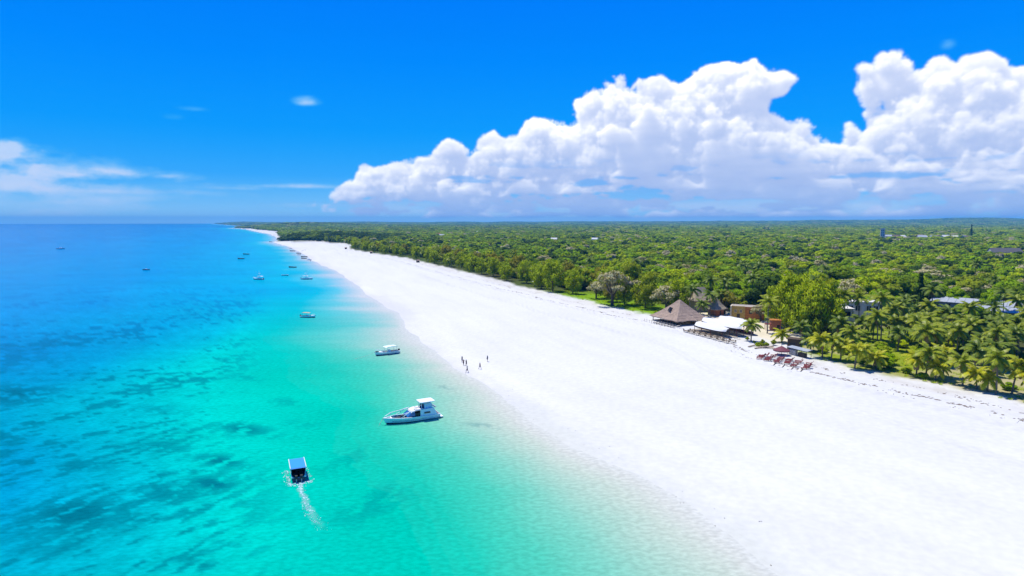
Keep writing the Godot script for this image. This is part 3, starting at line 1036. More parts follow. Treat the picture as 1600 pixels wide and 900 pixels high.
func make_forest() -> void:
	rng.seed = 88
	var all := []
	for band in [[190.0, 520.0, 6.4], [520.0, 1250.0, 8.6], [1250.0, 2600.0, 14.0], [2600.0, 6600.0, 32.0], [6600.0, 11700.0, 62.0]]:
		var step: float = band[2]
		var d := step
		while d < band[1]:
			var x := -d * 0.62
			while x < d * 1.02 + 40.0:
				var px := x + rng.randf_range(-0.48, 0.48) * step
				var pd := d + rng.randf_range(-0.48, 0.48) * step
				x += step
				var r := Vector2(px, pd).length()
				if r < band[0] or r >= band[1] or not forest_here(px, pd):
					continue
				var wide := lumps.get_noise_2d(px * 0.7, pd * 0.7)
				var t := rng.randf() + wide * 0.9
				var tone := "bright"
				if t < 0.12: tone = "dark"
				elif t < 0.34: tone = "middle"
				elif t < 0.62: tone = "fresh"
				elif t < 0.66: tone = "pale"
				elif t < 0.80: tone = "olive"
				if pd > 1120.0 and pd < 1480.0 and px < -230.0:
					tone = "dark" if t < 0.9 else "middle"
				if px / pd < 0.15 and tone == "bright" and rng.randf() < 0.6:
					tone = "middle"
				var size := rng.randf_range(0.55, 1.2) * (1.0 + 0.6 * fine.get_noise_2d(px * 0.3, pd * 0.3))
				if rng.randf() < 0.07:
					size *= 1.5
				all.append([r, px, pd, tone, size * step / 5.6 if step > 8.7 and step < 20.0 else size * (1.2 if step < 7.0 else 1.12), band[2]])
			d += step
	# the nearest that the frame holds stand on their own; the rest is one forest
	all.sort_custom(func(a, b): return a[0] < b[0])
	var single := 0
	var rest := {}
	for p in all:
		var az: float = rad_to_deg(atan2(p[1], p[2]))
		var in_frame := az < 39.8
		if single < 300 and in_frame and p[3] != "pale":
			var tone: String = p[3]
			var look_: String = {"bright": "bright yellow-green", "fresh": "fresh green", "middle": "mid green", "dark": "dark green", "olive": "olive"}[tone]
			var where: String
			if az < 9.0: where = "behind the lawn and the pale bare tree"
			elif az < 15.5: where = "behind the big thatched roof"
			elif az < 21.0: where = "behind the white tent and the orange building"
			elif az < 27.0: where = "behind the very large feathery trees"
			elif az < 33.0: where = "behind the white hotel block"
			else: where = "round the long pale roofs"
			var form: String = "tall" if p[4] > 1.05 else "low" if p[4] < 0.72 else "rounded"
			tree("broadleaf_tree", "%s %s forest edge tree %s" % [look_, form, where], "tree", "broadleaf trees of the forest edge", p[1], p[2], rounds[single % 6], trunks[single % 3], tones[tone], p[4])
			single += 1
			continue
		var kind: String = "near" if p[0] < 520.0 else "far" if p[5] < 20.0 else "stand"
		var key := "%s%d" % [kind, rng.randi() % (6 if kind == "near" else 4)]
		if p[3] == "pale" and kind == "near":
			key = "bare%d" % (rng.randi() % 3)
		if not rest.has(key):
			rest[key] = []
		rest[key].append(p)
	var holder := Node3D.new()
	holder.name = "forest"
	add_child(holder)
	tag(holder, "dense green forest of broadleaf trees stretching inland to the hills", "forest", "", "stuff")
	var leaf := paint(1, 1, 1, 0.55, true)
	leaf.backlight_enabled = true
	leaf.backlight = Color(0.62, 0.70, 0.10)
	leaf.metallic_specular = 0.1
	for key in rest:
		var list: Array = rest[key]
		var mm := MultiMesh.new()
		mm.transform_format = MultiMesh.TRANSFORM_3D
		mm.use_colors = true
		var which := int(String(key).right(1))
		mm.mesh = {"n": rounds, "f": rounds_far, "s": stands, "b": bares}[String(key)[0]][which]
		mm.instance_count = list.size()
		for i in list.size():
			var p: Array = list[i]
			var z: float = p[4]
			if String(key)[0] == "s":
				z = rng.randf_range(0.85, 1.15) * (1.0 if p[5] < 40.0 else 1.8)
			var at := ground(p[1], p[2])
			at.y -= 0.9 * minf(z, 1.3)
			var zy := minf(z, 1.3)
			if String(key)[0] == "s":
				zy = z
			var b := Basis(Vector3.UP, rng.randf() * TAU).scaled(Vector3(z, zy * rng.randf_range(0.85, 1.15) * (1.0 if String(key)[0] != "s" or p[5] < 40.0 else 0.6), z))
			mm.set_instance_transform(i, Transform3D(b, at))
			var m: StandardMaterial3D = tones[p[3]]
			mm.set_instance_color(i, m.albedo_color.srgb_to_linear() * rng.randf_range(0.85, 1.15))
		var o := MultiMeshInstance3D.new()
		o.name = "canopy"
		o.multimesh = mm
		o.material_override = leaf
		o.set_meta("kind", "stuff")
		holder.add_child(o, true)

# ---------------------------------------------------------------- boats: the bow points along -z, the waterline is y = 0
func hull_into(t: Node3D, long: float, beam: float, stern_h: float, bow_h: float, sole: float, deck_from: float, side: Material, inner: Material, deck: Material, bottom: Material) -> void:
	var rings := []
	var n := 15
	for i in n:
		var f := i / float(n - 1)
		var half := beam * 0.5 * (0.90 + 0.10 * minf(f * 2.0, 1.0))
		if f > 0.45:
			half *= maxf(0.03, 1.0 - pow((f - 0.45) / 0.55, 2.3))
		var sheer := lerpf(stern_h, bow_h, f * f)
		var draft := 0.45 * (1.0 - pow(f, 5.0))
		var z := long * (0.5 - 0.93 * f)
		var rake := long * 0.07 * f * f
		var cut := minf(0.13, half * 0.6)
		rings.append([Vector3(0, -draft, z), Vector3(half * 0.80, 0.12 + 0.25 * f * f, z - rake * 0.4), Vector3(half * 0.97, sheer * 0.72, z - rake * 0.8), Vector3(half, sheer, z - rake), Vector3(half - cut, sheer + 0.03, z - rake), Vector3(half - cut, minf(sole, sheer), z - rake)])
	var hull := Soup.new()
	var keel := Soup.new()
	var gun := Soup.new()
	var well := Soup.new()
	var fore := Soup.new()
	var band := Soup.new()
	for i in n - 1:
		for s in [1.0, -1.0]:
			var flip := Vector3(s, 1, 1)
			var a: Array = rings[i]
			var b: Array = rings[i + 1]
			var out := Vector3(s, 0.1, -0.1)
			keel.quad(a[0] * flip, b[0] * flip, b[1] * flip, a[1] * flip, Vector3(s * 0.3, -1, 0))
			hull.quad(a[1] * flip, b[1] * flip, b[2] * flip, a[2] * flip, out)
			band.quad(a[2] * flip, b[2] * flip, b[3] * flip, a[3] * flip, out)
			gun.quad(a[3] * flip, b[3] * flip, b[4] * flip, a[4] * flip, Vector3.UP)
			if i / float(n - 1) < deck_from:
				well.quad(a[4] * flip, b[4] * flip, b[5] * flip, a[5] * flip, -out)
		var a2: Array = rings[i]
		var b2: Array = rings[i + 1]
		var m := Vector3(-1, 1, 1)
		if i / float(n - 1) < deck_from:
			well.quad(a2[5], b2[5], b2[5] * m, a2[5] * m, Vector3.UP)
		else:
			fore.quad(a2[4], b2[4], b2[4] * m, a2[4] * m, Vector3.UP)
			if (i - 1) / float(n - 1) < deck_from:
				well.quad(a2[5], a2[4], a2[4] * m, a2[5] * m, Vector3.BACK)
	var e: Array = rings[0]
	var m2 := Vector3(-1, 1, 1)
	for k in 3:
		hull.quad(e[k], e[k + 1], e[k + 1] * m2, e[k] * m2, Vector3.BACK)
	well.quad(e[4] + Vector3(0, 0, -0.1), e[5] + Vector3(0, 0, -0.1), (e[5] + Vector3(0, 0, -0.1)) * m2, (e[4] + Vector3(0, 0, -0.1)) * m2, Vector3.FORWARD)
	gun.quad(e[3], e[3] * m2, e[4] * m2 + Vector3(0, 0, -0.1), e[4] + Vector3(0, 0, -0.1), Vector3.UP)
	part("hull", hull, side, t)
	part("hull_bottom", keel, bottom, t)
	part("rubbing_band", band, side, t)
	part("gunwale", gun, deck, t)
	part("cockpit", well, inner, t)
	if fore.v.size():
		part("foredeck", fore, deck, t)

func rail(t: Node3D, called: String, points: Array, r: float, m: Material) -> void:
	var s := Soup.new()
	s.path(points, r, r, 6)
	part(called, s, m, t)

func block(t: Node3D, called: String, at: Vector3, size: Vector3, m: Material, turn := Basis()) -> MeshInstance3D:
	var s := Soup.new()
	s.box(at, size, turn)
	return part(called, s, m, t)

func slab(t: Node3D, called: String, outline: Array, y0: float, y1: float, m: Material) -> MeshInstance3D:
	# a flat thing of an x-z outline
	var s := Soup.new()
	var mid := Vector2.ZERO
	for p in outline:
		mid += p / outline.size()
	for k in outline.size():
		var a: Vector2 = outline[k]
		var b: Vector2 = outline[(k + 1) % outline.size()]
		var out := Vector3(a.x + b.x - 2 * mid.x, 0, a.y + b.y - 2 * mid.y)
		s.quad(Vector3(a.x, y0, a.y), Vector3(b.x, y0, b.y), Vector3(b.x, y1, b.y), Vector3(a.x, y1, a.y), out)
		s.tri(Vector3(mid.x, y1, mid.y), Vector3(a.x, y1, a.y), Vector3(b.x, y1, b.y), Vector3.UP)
		s.tri(Vector3(mid.x, y0, mid.y), Vector3(a.x, y0, a.y), Vector3(b.x, y0, b.y), Vector3.DOWN)
	return part(called, s, m, t)

func prism(t: Node3D, called: String, side: Array, half: float, m: Material, taper := 1.0) -> MeshInstance3D:
	# a y-z outline drawn out across the boat
	var s := Soup.new()
	var mid := Vector2.ZERO
	for p in side:
		mid += p / side.size()
	var top := -1e9
	var low := 1e9
	for p in side:
		top = maxf(top, p.y)
		low = minf(low, p.y)
	var put := func(p: Vector2, sx: float) -> Vector3: return Vector3(sx * half * lerpf(1.0, taper, (p.y - low) / maxf(top - low, 0.01)), p.y, p.x)
	for k in side.size():
		var a: Vector2 = side[k]
		var b: Vector2 = side[(k + 1) % side.size()]
		s.quad(put.call(a, -1.0), put.call(b, -1.0), put.call(b, 1.0), put.call(a, 1.0), Vector3(0, a.y + b.y - 2 * mid.y, a.x + b.x - 2 * mid.x))
		for sx in [-1.0, 1.0]:
			s.tri(put.call(mid, sx), put.call(a, sx), put.call(b, sx), Vector3(sx, 0, 0))
	return part(called, s, m, t)

func engine(t: Node3D, at: Vector3, m: Material) -> void:
	var o := block(t, "outboard_motor", at + Vector3(0, 0.32, 0.12), Vector3(0.36, 0.5, 0.5), m)
	block(o, "motor_leg", at + Vector3(0, -0.25, 0.16), Vector3(0.14, 0.75, 0.26), M.steel)

func heading(from: Vector2, to: Vector2) -> float:
	# turn of a thing whose front is -z, from one (x, d) towards another
	return -atan2(to.x - from.x, to.y - from.y)

func cruiser() -> void:
	var t := thing("cabin_cruiser", "large white cabin cruiser with a raised hardtop moored in the turquoise shallows", "boat", Vector3(-20.4, 0, -121.2), heading(Vector2(-14.5, 124.0), Vector2(-23.9, 118.9)))
	hull_into(t, 11.6, 3.3, 1.05, 1.5, 0.5, 0.80, M.white_paint, M.deck_grey, M.white_paint, M.navy)
	# dark seats in the open front well
	block(t, "bench", Vector3(0.95, 0.85, -0.6), Vector3(0.6, 0.5, 2.6), M.dark_seat)
	block(t, "bench", Vector3(-0.95, 0.85, -0.6), Vector3(0.6, 0.5, 2.6), M.dark_seat)
	block(t, "bench", Vector3(0.55, 0.8, -2.7), Vector3(0.5, 0.45, 1.4), M.dark_seat)
	block(t, "bench", Vector3(-0.55, 0.8, -2.7), Vector3(0.5, 0.45, 1.4), M.dark_seat)
	block(t, "anchor_locker", Vector3(0, 1.5, -4.7), Vector3(0.5, 0.12, 0.6), M.steel)
	# aft house and its window
	prism(t, "cabin", [Vector2(1.5, 0.5), Vector2(1.6, 2.45), Vector2(4.5, 2.5), Vector2(5.15, 1.0), Vector2(5.2, 0.5)], 1.45, M.white_paint, 0.86)
	for s in [-1.0, 1.0]:
		block(t, "window", Vector3(s * 1.40, 1.72, 3.0), Vector3(0.06, 0.34, 1.25), M.dark_glass, Basis(Vector3(0, 0, 1), s * 0.10))
		block(t, "door_opening", Vector3(s * 1.30, 1.35, 0.95), Vector3(0.05, 1.15, 1.05), M.black)
	block(t, "cabin_bulkhead", Vector3(0, 1.35, 1.35), Vector3(2.5, 1.5, 0.12), M.black)
	# canopy over the helm, windscreen before it
	prism(t, "helm_canopy", [Vector2(-0.35, 2.05), Vector2(-0.2, 2.3), Vector2(0.7, 2.62), Vector2(1.9, 2.66), Vector2(2.0, 2.44), Vector2(0.4, 2.36)], 1.5, M.canvas, 0.8)
	block(t, "folded_cover", Vector3(0.35, 2.68, 1.35), Vector3(0.9, 0.16, 0.55), M.canvas, Basis(Vector3.UP, 0.5))
	block(t, "folded_cover", Vector3(-0.5, 2.66, 0.8), Vector3(0.7, 0.14, 0.6), M.canvas, Basis(Vector3.UP, -0.4))
	var ws := Soup.new()
	ws.quad(Vector3(-1.4, 1.3, -1.15), Vector3(1.4, 1.3, -1.15), Vector3(1.15, 2.2, -0.2), Vector3(-1.15, 2.2, -0.2), Vector3(0, 1, -1))
	part("windscreen", ws, M.blue_glass, t)
	for s in [-1.0, 1.0]:
		var sg := Soup.new()
		sg.quad(Vector3(s * 1.42, 1.3, -1.15), Vector3(s * 1.42, 1.35, 0.4), Vector3(s * 1.3, 2.2, 0.4), Vector3(s * 1.16, 2.2, -0.2), Vector3(s, 0, 0))
		part("side_screen", sg, M.blue_glass, t)
		rail(t, "bow_rail", [Vector3(s * 0.35, 1.66, -5.3), Vector3(s * 0.95, 2.1, -3.9), Vector3(s * 1.45, 2.15, -1.8), Vector3(s * 1.35, 2.55, 0.0)], 0.07, M.white_paint)
		rail(t, "rail_brace", [Vector3(s * 1.5, 1.4, -2.6), Vector3(s * 1.25, 2.5, -0.3)], 0.05, M.white_paint)
		rail(t, "rail_post", [Vector3(s * 0.95, 1.5, -3.9), Vector3(s * 0.95, 2.1, -3.9)], 0.04, M.white_paint)
		rail(t, "rail_post", [Vector3(s * 1.45, 1.35, -1.8), Vector3(s * 1.45, 2.15, -1.8)], 0.04, M.white_paint)
	# upper station
	block(t, "upper_station", Vector3(0, 3.0, 3.35), Vector3(1.7, 1.05, 1.5), M.pale_blue)
	block(t, "helm_seat", Vector3(0, 2.9, 2.25), Vector3(1.0, 0.8, 0.45), M.navy)
	for s in [-1.0, 1.0]:
		rail(t, "hardtop_post", [Vector3(s * 0.85, 2.5, 2.0), Vector3(s * 0.95, 3.95, 1.9)], 0.045, M.white_paint)
		rail(t, "hardtop_post", [Vector3(s * 0.85, 2.5, 4.1), Vector3(s * 0.95, 3.95, 4.2)], 0.045, M.white_paint)
	slab(t, "hardtop", [Vector2(-1.15, 1.55), Vector2(1.15, 1.55), Vector2(1.3, 1.9), Vector2(1.3, 4.5), Vector2(1.15, 4.75), Vector2(-1.15, 4.75), Vector2(-1.3, 4.5), Vector2(-1.3, 1.9)], 3.92, 4.06, M.white_paint)
	block(t, "rod_rack", Vector3(0, 2.55, 4.9), Vector3(2.0, 0.12, 0.4), M.steel)
	t.scale = Vector3(1, 0.93, 1)
	block(t, "swim_platform", Vector3(0, 0.32, 6.05), Vector3(2.9, 0.12, 0.75), M.white_paint)
	rail(t, "mooring_line", [Vector3(0.15, 1.4, -5.75), Vector3(0.3, 0.5, -6.15), Vector3(0.35, -0.2, -6.4)], 0.03, M.rope)
	rail(t, "mooring_line", [Vector3(-0.15, 1.4, -5.75), Vector3(-0.3, 0.5, -6.5), Vector3(-0.35, -0.2, -6.9)], 0.03, M.rope)

func skiff(label: String, x: float, d: float, turn: float, long: float, roof: int, hull_m: Material, roof_m: Material, called := "motorboat") -> Node3D:
	# small open boat; roof 0 none, 1 canopy on posts, 2 canopy and a fishing tower, 3 cuddy only
	var t := thing(called, label, "boat", Vector3(x, 0, -d), turn, "small boats moored off the beach")
	var k := long / 7.5
	hull_into(t, long, 2.35 * k, 0.75 * k, 1.15 * k, 0.3, 0.66, hull_m, M.deck_grey, M.white_paint if hull_m != M.dark_wood else M.dark_wood, M.navy)
	block(t, "thwart", Vector3(0, 0.55 * k, long * 0.28), Vector3(1.7 * k, 0.12, 0.4), M.wood)
	block(t, "thwart", Vector3(0, 0.55 * k, long * 0.02), Vector3(1.8 * k, 0.12, 0.4), M.wood)
	if roof == 1 or roof == 2:
		var z0 := -0.02 * long
		var z1 := 0.36 * long
		for s in [-1.0, 1.0]:
			for z in [z0, z1]:
				rail(t, "canopy_post", [Vector3(s * 0.9 * k, 0.6 * k, z), Vector3(s * 0.88 * k, 2.15 * k, z)], 0.05, M.white_paint)
		prism(t, "canopy", [Vector2(z0 - 0.5, 2.1 * k), Vector2(z0, 2.25 * k), Vector2((z0 + z1) / 2, 2.32 * k), Vector2(z1, 2.25 * k), Vector2(z1 + 0.4, 2.1 * k), Vector2((z0 + z1) / 2, 2.2 * k)], 1.12 * k, roof_m, 0.94)
		block(t, "console", Vector3(0, 0.85 * k, long * 0.1), Vector3(0.8, 0.9, 0.6) * k, M.white_paint)
		rail(t, "bow_rail", [Vector3(0.9 * k, 0.95 * k, 0), Vector3(0.75 * k, 1.5 * k, -0.3 * long), Vector3(0, 1.7 * k, -0.46 * long), Vector3(-0.75 * k, 1.5 * k, -0.3 * long), Vector3(-0.9 * k, 0.95 * k, 0)], 0.045, M.white_paint)
		engine(t, Vector3(0, 0.6 * k, long * 0.5), M.black)
	if roof == 2:
		for s in [-1.0, 1.0]:
			rail(t, "tower_leg", [Vector3(s * 0.8 * k, 2.2 * k, z_of(long, 0.02)), Vector3(s * 0.4 * k, 4.0 * k, z_of(long, 0.12))], 0.05, M.white_paint)
			rail(t, "outrigger", [Vector3(s * 0.8 * k, 2.2 * k, z_of(long, 0.05)), Vector3(s * 1.6 * k, 5.6 * k, z_of(long, -0.05))], 0.05, M.white_paint)
		block(t, "tower_top", Vector3(0, 4.0 * k, z_of(long, 0.12)), Vector3(1.1, 0.12, 1.1) * k, M.white_paint)
	if roof == 3:
		prism(t, "cuddy", [Vector2(-0.12 * long, 0.6 * k), Vector2(-0.06 * long, 1.75 * k), Vector2(0.16 * long, 1.8 * k), Vector2(0.18 * long, 0.6 * k)], 0.8 * k, M.white_paint, 0.85)
		engine(t, Vector3(0, 0.6 * k, long * 0.5), M.black)
	return t

func z_of(long: float, f: float) -> float:
	return long * f

func blue_boat() -> void:
	var a := Vector2(-32.9, 91.7)
	var turn := heading(a, Vector2(-35.0, 96.6))
	var t := thing("covered_motorboat", "blue roofed boat with a black open back motoring away and leaving a white wake", "boat", Vector3(-34.0, 0, -94.2), turn)
	hull_into(t, 5.6, 2.25, 0.7, 0.95, 0.3, 0.7, M.navy, M.black, M.white_paint, M.navy)
	prism(t, "roof", [Vector2(-1.75, 2.02), Vector2(-1.6, 2.14), Vector2(2.35, 2.14), Vector2(2.5, 2.02)], 1.13, M.sky_blue, 0.97)
	for s in [-1.0, 1.0]:
		rail(t, "roof_edge", [Vector3(s * 1.16, 2.1, -1.75), Vector3(s * 1.16, 2.1, 2.5)], 0.06, M.white_paint)
		block(t, "side_curtain", Vector3(s * 1.06, 1.38, 0.1), Vector3(0.05, 1.25, 3.3), M.navy)
		for z in [-1.6, 0.4, 2.35]:
			rail(t, "roof_post", [Vector3(s * 1.05, 0.65, z), Vector3(s * 1.1, 2.05, z)], 0.045, M.white_paint)
		block(t, "seat", Vector3(s * 0.62, 0.6, 0.7), Vector3(0.5, 0.45, 2.4), M.black)
		engine(t, Vector3(s * 0.38, 0.55, 2.85), M.black)
		block(t, "stern_corner", Vector3(s * 0.95, 0.78, 2.72), Vector3(0.3, 0.16, 0.25), M.white_paint)
	block(t, "front_screen", Vector3(0, 1.45, -1.7), Vector3(2.05, 1.1, 0.06), M.black)
	block(t, "inner_bulkhead", Vector3(0, 1.3, -0.9), Vector3(2.0, 1.4, 0.08), M.black)
	block(t, "bow_hatch", Vector3(0, 0.98, -2.1), Vector3(0.8, 0.08, 0.5), M.black)
	# foam: churned water behind and along the sides
	rng.seed = 71
	var f := Soup.new()
	var wide := Basis(Vector3.UP, turn)
	for k in 430:
		var at: Vector3
		var z := 0.0
		if k < 190:
			var u := pow(rng.randf(), 0.8) * 17.0
			at = Vector3(rng.randfn() * (0.20 + 0.016 * u) + 0.006 * u * u, 0.02, 3.3 + u)
			z = rng.randf_range(0.03, 0.17) * (1.15 - u * 0.055)
		elif k < 340:
			var u := rng.randf_range(-2.4, 3.6)
			at = Vector3((1.25 + absf(rng.randfn()) * 0.35) * (1.0 if k % 3 == 0 else -1.0), 0.03, u)
			z = rng.randf_range(0.03, 0.11)
		else:
			at = Vector3(rng.randf_range(-1.7, 1.9), 0.03, 3.2 + absf(rng.randfn()) * 0.5)
			z = rng.randf_range(0.04, 0.13)
		if z <= 0.02:
			continue
		var up := rng.randf_range(0.01, 0.09)
		for q in 5:
			var a0 := TAU * q / 5.0 + k
			var a1 := TAU * (q + 1) / 5.0 + k
			var p := wide * at + Vector3(-34.0, 0, -94.2)
			f.tri(p + Vector3(0, up, 0), p + Vector3(cos(a0), 0, sin(a0) * 1.5) * z * (1.0 + 0.5 * sin(q * 2.3 + k)), p + Vector3(cos(a1), 0, sin(a1) * 1.5) * z * (1.0 + 0.5 * sin((q + 1) % 5 * 2.3 + k)), Vector3.UP)
	# the pale aerated water under the foam
	var trail := Soup.new()
	var rows := []
	for k in 41:
		var u := 17.0 * k / 40.0
		var half := (0.42 + 0.022 * u) * (1.0 + 0.3 * sin(u * 2.7) + 0.2 * sin(u * 6.1))
		for side in [-1.0, 0.0, 1.0]:
			rows.append([wide * Vector3(0.006 * u * u + side * half + 0.12 * sin(u * 1.3), 0.015, 3.0 + u) + Vector3(-34.0, 0, -94.2), Color(1, 1, 1, 0.62 * (1.0 - u / 17.0) if side == 0.0 else 0.0)])
	for k in 40:
		for e in 2:
			var n: int = k * 3 + e
			for w in [[n, n + 1, n + 3], [n + 1, n + 4, n + 3]]:
				for i in 3:
					trail.v.append(rows[w[i]][0])
					trail.n.append(Vector3.UP)
					trail.c.append(rows[w[i]][1])
	solo("wake_water", trail, M.wake, "pale streak of aerated water in the wake of the blue roofed boat", "wake", "", "stuff")
	solo("wake_foam", f, M.foam, "white churned foam trailing behind the blue roofed boat", "foam", "", "stuff")

func make_boats() -> void:
	cruiser()
	blue_boat()
	var n := skiff("white motorboat with a pale canopy and dark bow in the shallows beyond the big cruiser", -37.9, 183.6, heading(Vector2(-34.6, 186.2), Vector2(-40.9, 181.2)), 8.0, 1, M.white_paint, M.canvas_green)
	block(n, "bow_cover", Vector3(0, 1.22, -3.2), Vector3(0.8, 0.2, 0.9), M.dark_seat)
	rail(n, "mooring_line", [Vector3(0, 1.1, -3.9), Vector3(0.1, 0.4, -6.5), Vector3(0.2, -0.1, -11)], 0.03, M.rope)
	skiff("small white canopied boat alone in the middle of the turquoise water", -85.2, 255.6, -1.75, 6.8, 1, M.white_paint, M.canvas_tan)
	skiff("white fishing boat with a tall tower, the left one of the pair farther out", -175, 424, 1.35, 8.2, 2, M.white_paint, M.canvas)
	skiff("white fishing boat with a tall tower, the one nearer the beach", -141.9, 426, -1.5, 8.2, 2, M.white_paint, M.canvas)
	skiff("dark wooden boat lying off the beach beyond the two fishing boats", -191, 536, 1.5, 7.0, 0, M.dark_wood, M.canvas)
	skiff("low white dinghy between the two fishing boats", -168, 456, -1.6, 5.4, 0, M.white_paint, M.canvas)
	skiff("low dark boat far out, nearer one of two beside the blue channel", -290, 660, 1.45, 7.5, 0, M.dark_wood, M.canvas)
	skiff("low dark boat far out, farther one of two beside the blue channel", -323, 750, 1.5, 8.0, 0, M.dark_wood, M.canvas)
	skiff("lone white and dark boat far out on the open blue sea", -656, 899, -1.2, 10.5, 3, M.white_paint, M.canvas)
	skiff("small white boat with a dark cuddy on the blue reef water", -302, 508, 1.8, 5.2, 3, M.dark_wood, M.canvas)
	var k := 0
	for p in [[-213, 640], [-226, 665], [-240, 695], [-263, 737], [-277, 772], [-308, 832], [-341, 909], [-474, 1206]]:
		skiff("%s of the boats lined up at the far shore bend, counted towards the headland" % ORDER[k], look(shore_at, p[1]) - 3.5 - 3.0 * (k % 2), p[1], 1.2 + 0.3 * (k % 3), 5.2 + k % 3, [3, 0, 0][k % 3], M.dark_wood if k % 3 else M.white_paint, M.canvas, "beached_boat").set_meta("group", "boats at the far bend")
		k += 1

# ---------------------------------------------------------------- people: capsules joined into one skin, meshed as surface nets
func body(bones: Array, cell: float) -> Soup:
	var lo := Vector3.ONE * 1e9
	var hi := -lo
	for b in bones:
		for q in 2:
			lo = lo.min(b[q] - Vector3.ONE * (b[q + 2] + cell * 2))
			hi = hi.max(b[q] + Vector3.ONE * (b[q + 2] + cell * 2))
	var n := Vector3i(((hi - lo) / cell).ceil()) + Vector3i.ONE
	var field := PackedFloat32Array()
	field.resize(n.x * n.y * n.z)
	field.fill(1.0)
	for b in bones:
		var a: Vector3 = b[0]
		var ab: Vector3 = b[1] - a
		var reach := maxf(b[2], b[3]) + cell * 3
		var p0 := Vector3i(((a.min(b[1]) - Vector3.ONE * reach - lo) / cell).floor()).clamp(Vector3i.ZERO, n - Vector3i.ONE)
		var p1 := Vector3i(((a.max(b[1]) + Vector3.ONE * reach - lo) / cell).ceil()).clamp(Vector3i.ZERO, n - Vector3i.ONE)
		for z in range(p0.z, p1.z + 1):
			for y in range(p0.y, p1.y + 1):
				for x in range(p0.x, p1.x + 1):
					var p := lo + Vector3(x, y, z) * cell
					var t := clampf((p - a).dot(ab) / maxf(ab.length_squared(), 1e-6), 0, 1)
					var v := (p - a - ab * t).length() - lerpf(b[2], b[3], t)
					var at := (z * n.y + y) * n.x + x
					var h := maxf(0.04 - absf(field[at] - v), 0.0) / 0.04
					field[at] = minf(field[at], v) - h * h * 0.01
	var s := Soup.new()
	var where := {}
	for z in n.z - 1:
		for y in n.y - 1:
			for x in n.x - 1:
				var sum := Vector3.ZERO
				var count := 0
				for e in EDGES:
					var f0 := field[((z + e[2]) * n.y + y + e[1]) * n.x + x + e[0]]
					var f1 := field[((z + e[5]) * n.y + y + e[4]) * n.x + x + e[3]]
					if (f0 < 0.0) != (f1 < 0.0):
						sum += Vector3(e[0], e[1], e[2]).lerp(Vector3(e[3], e[4], e[5]), f0 / (f0 - f1))
						count += 1
				if count:
					where[Vector3i(x, y, z)] = lo + (Vector3(x, y, z) + sum / count) * cell
	for key in where:
		for k in 3:
			var step := Vector3i.ZERO
			step[k] = 1
			var far: Vector3i = key + step
			var f0 := field[(key.z * n.y + key.y) * n.x + key.x]
			var f1 := field[(far.z * n.y + far.y) * n.x + far.x]
			if (f0 < 0.0) == (f1 < 0.0):
				continue
			var u := Vector3i.ZERO
			u[(k + 1) % 3] = 1
			var w := Vector3i.ZERO
			w[(k + 2) % 3] = 1
			if where.has(key - u) and where.has(key - w) and where.has(key - u - w):
				s.quad(where[key], where[key - u], where[key - u - w], where[key - w], Vector3(step) * (1.0 if f0 < 0.0 else -1.0))
	return s

const EDGES := [[0, 0, 0, 1, 0, 0], [0, 1, 0, 1, 1, 0], [0, 0, 1, 1, 0, 1], [0, 1, 1, 1, 1, 1], [0, 0, 0, 0, 1, 0], [1, 0, 0, 1, 1, 0], [0, 0, 1, 0, 1, 1], [1, 0, 1, 1, 1, 1], [0, 0, 0, 0, 0, 1], [1, 0, 0, 1, 0, 1], [0, 1, 0, 0, 1, 1], [1, 1, 0, 1, 1, 1]]

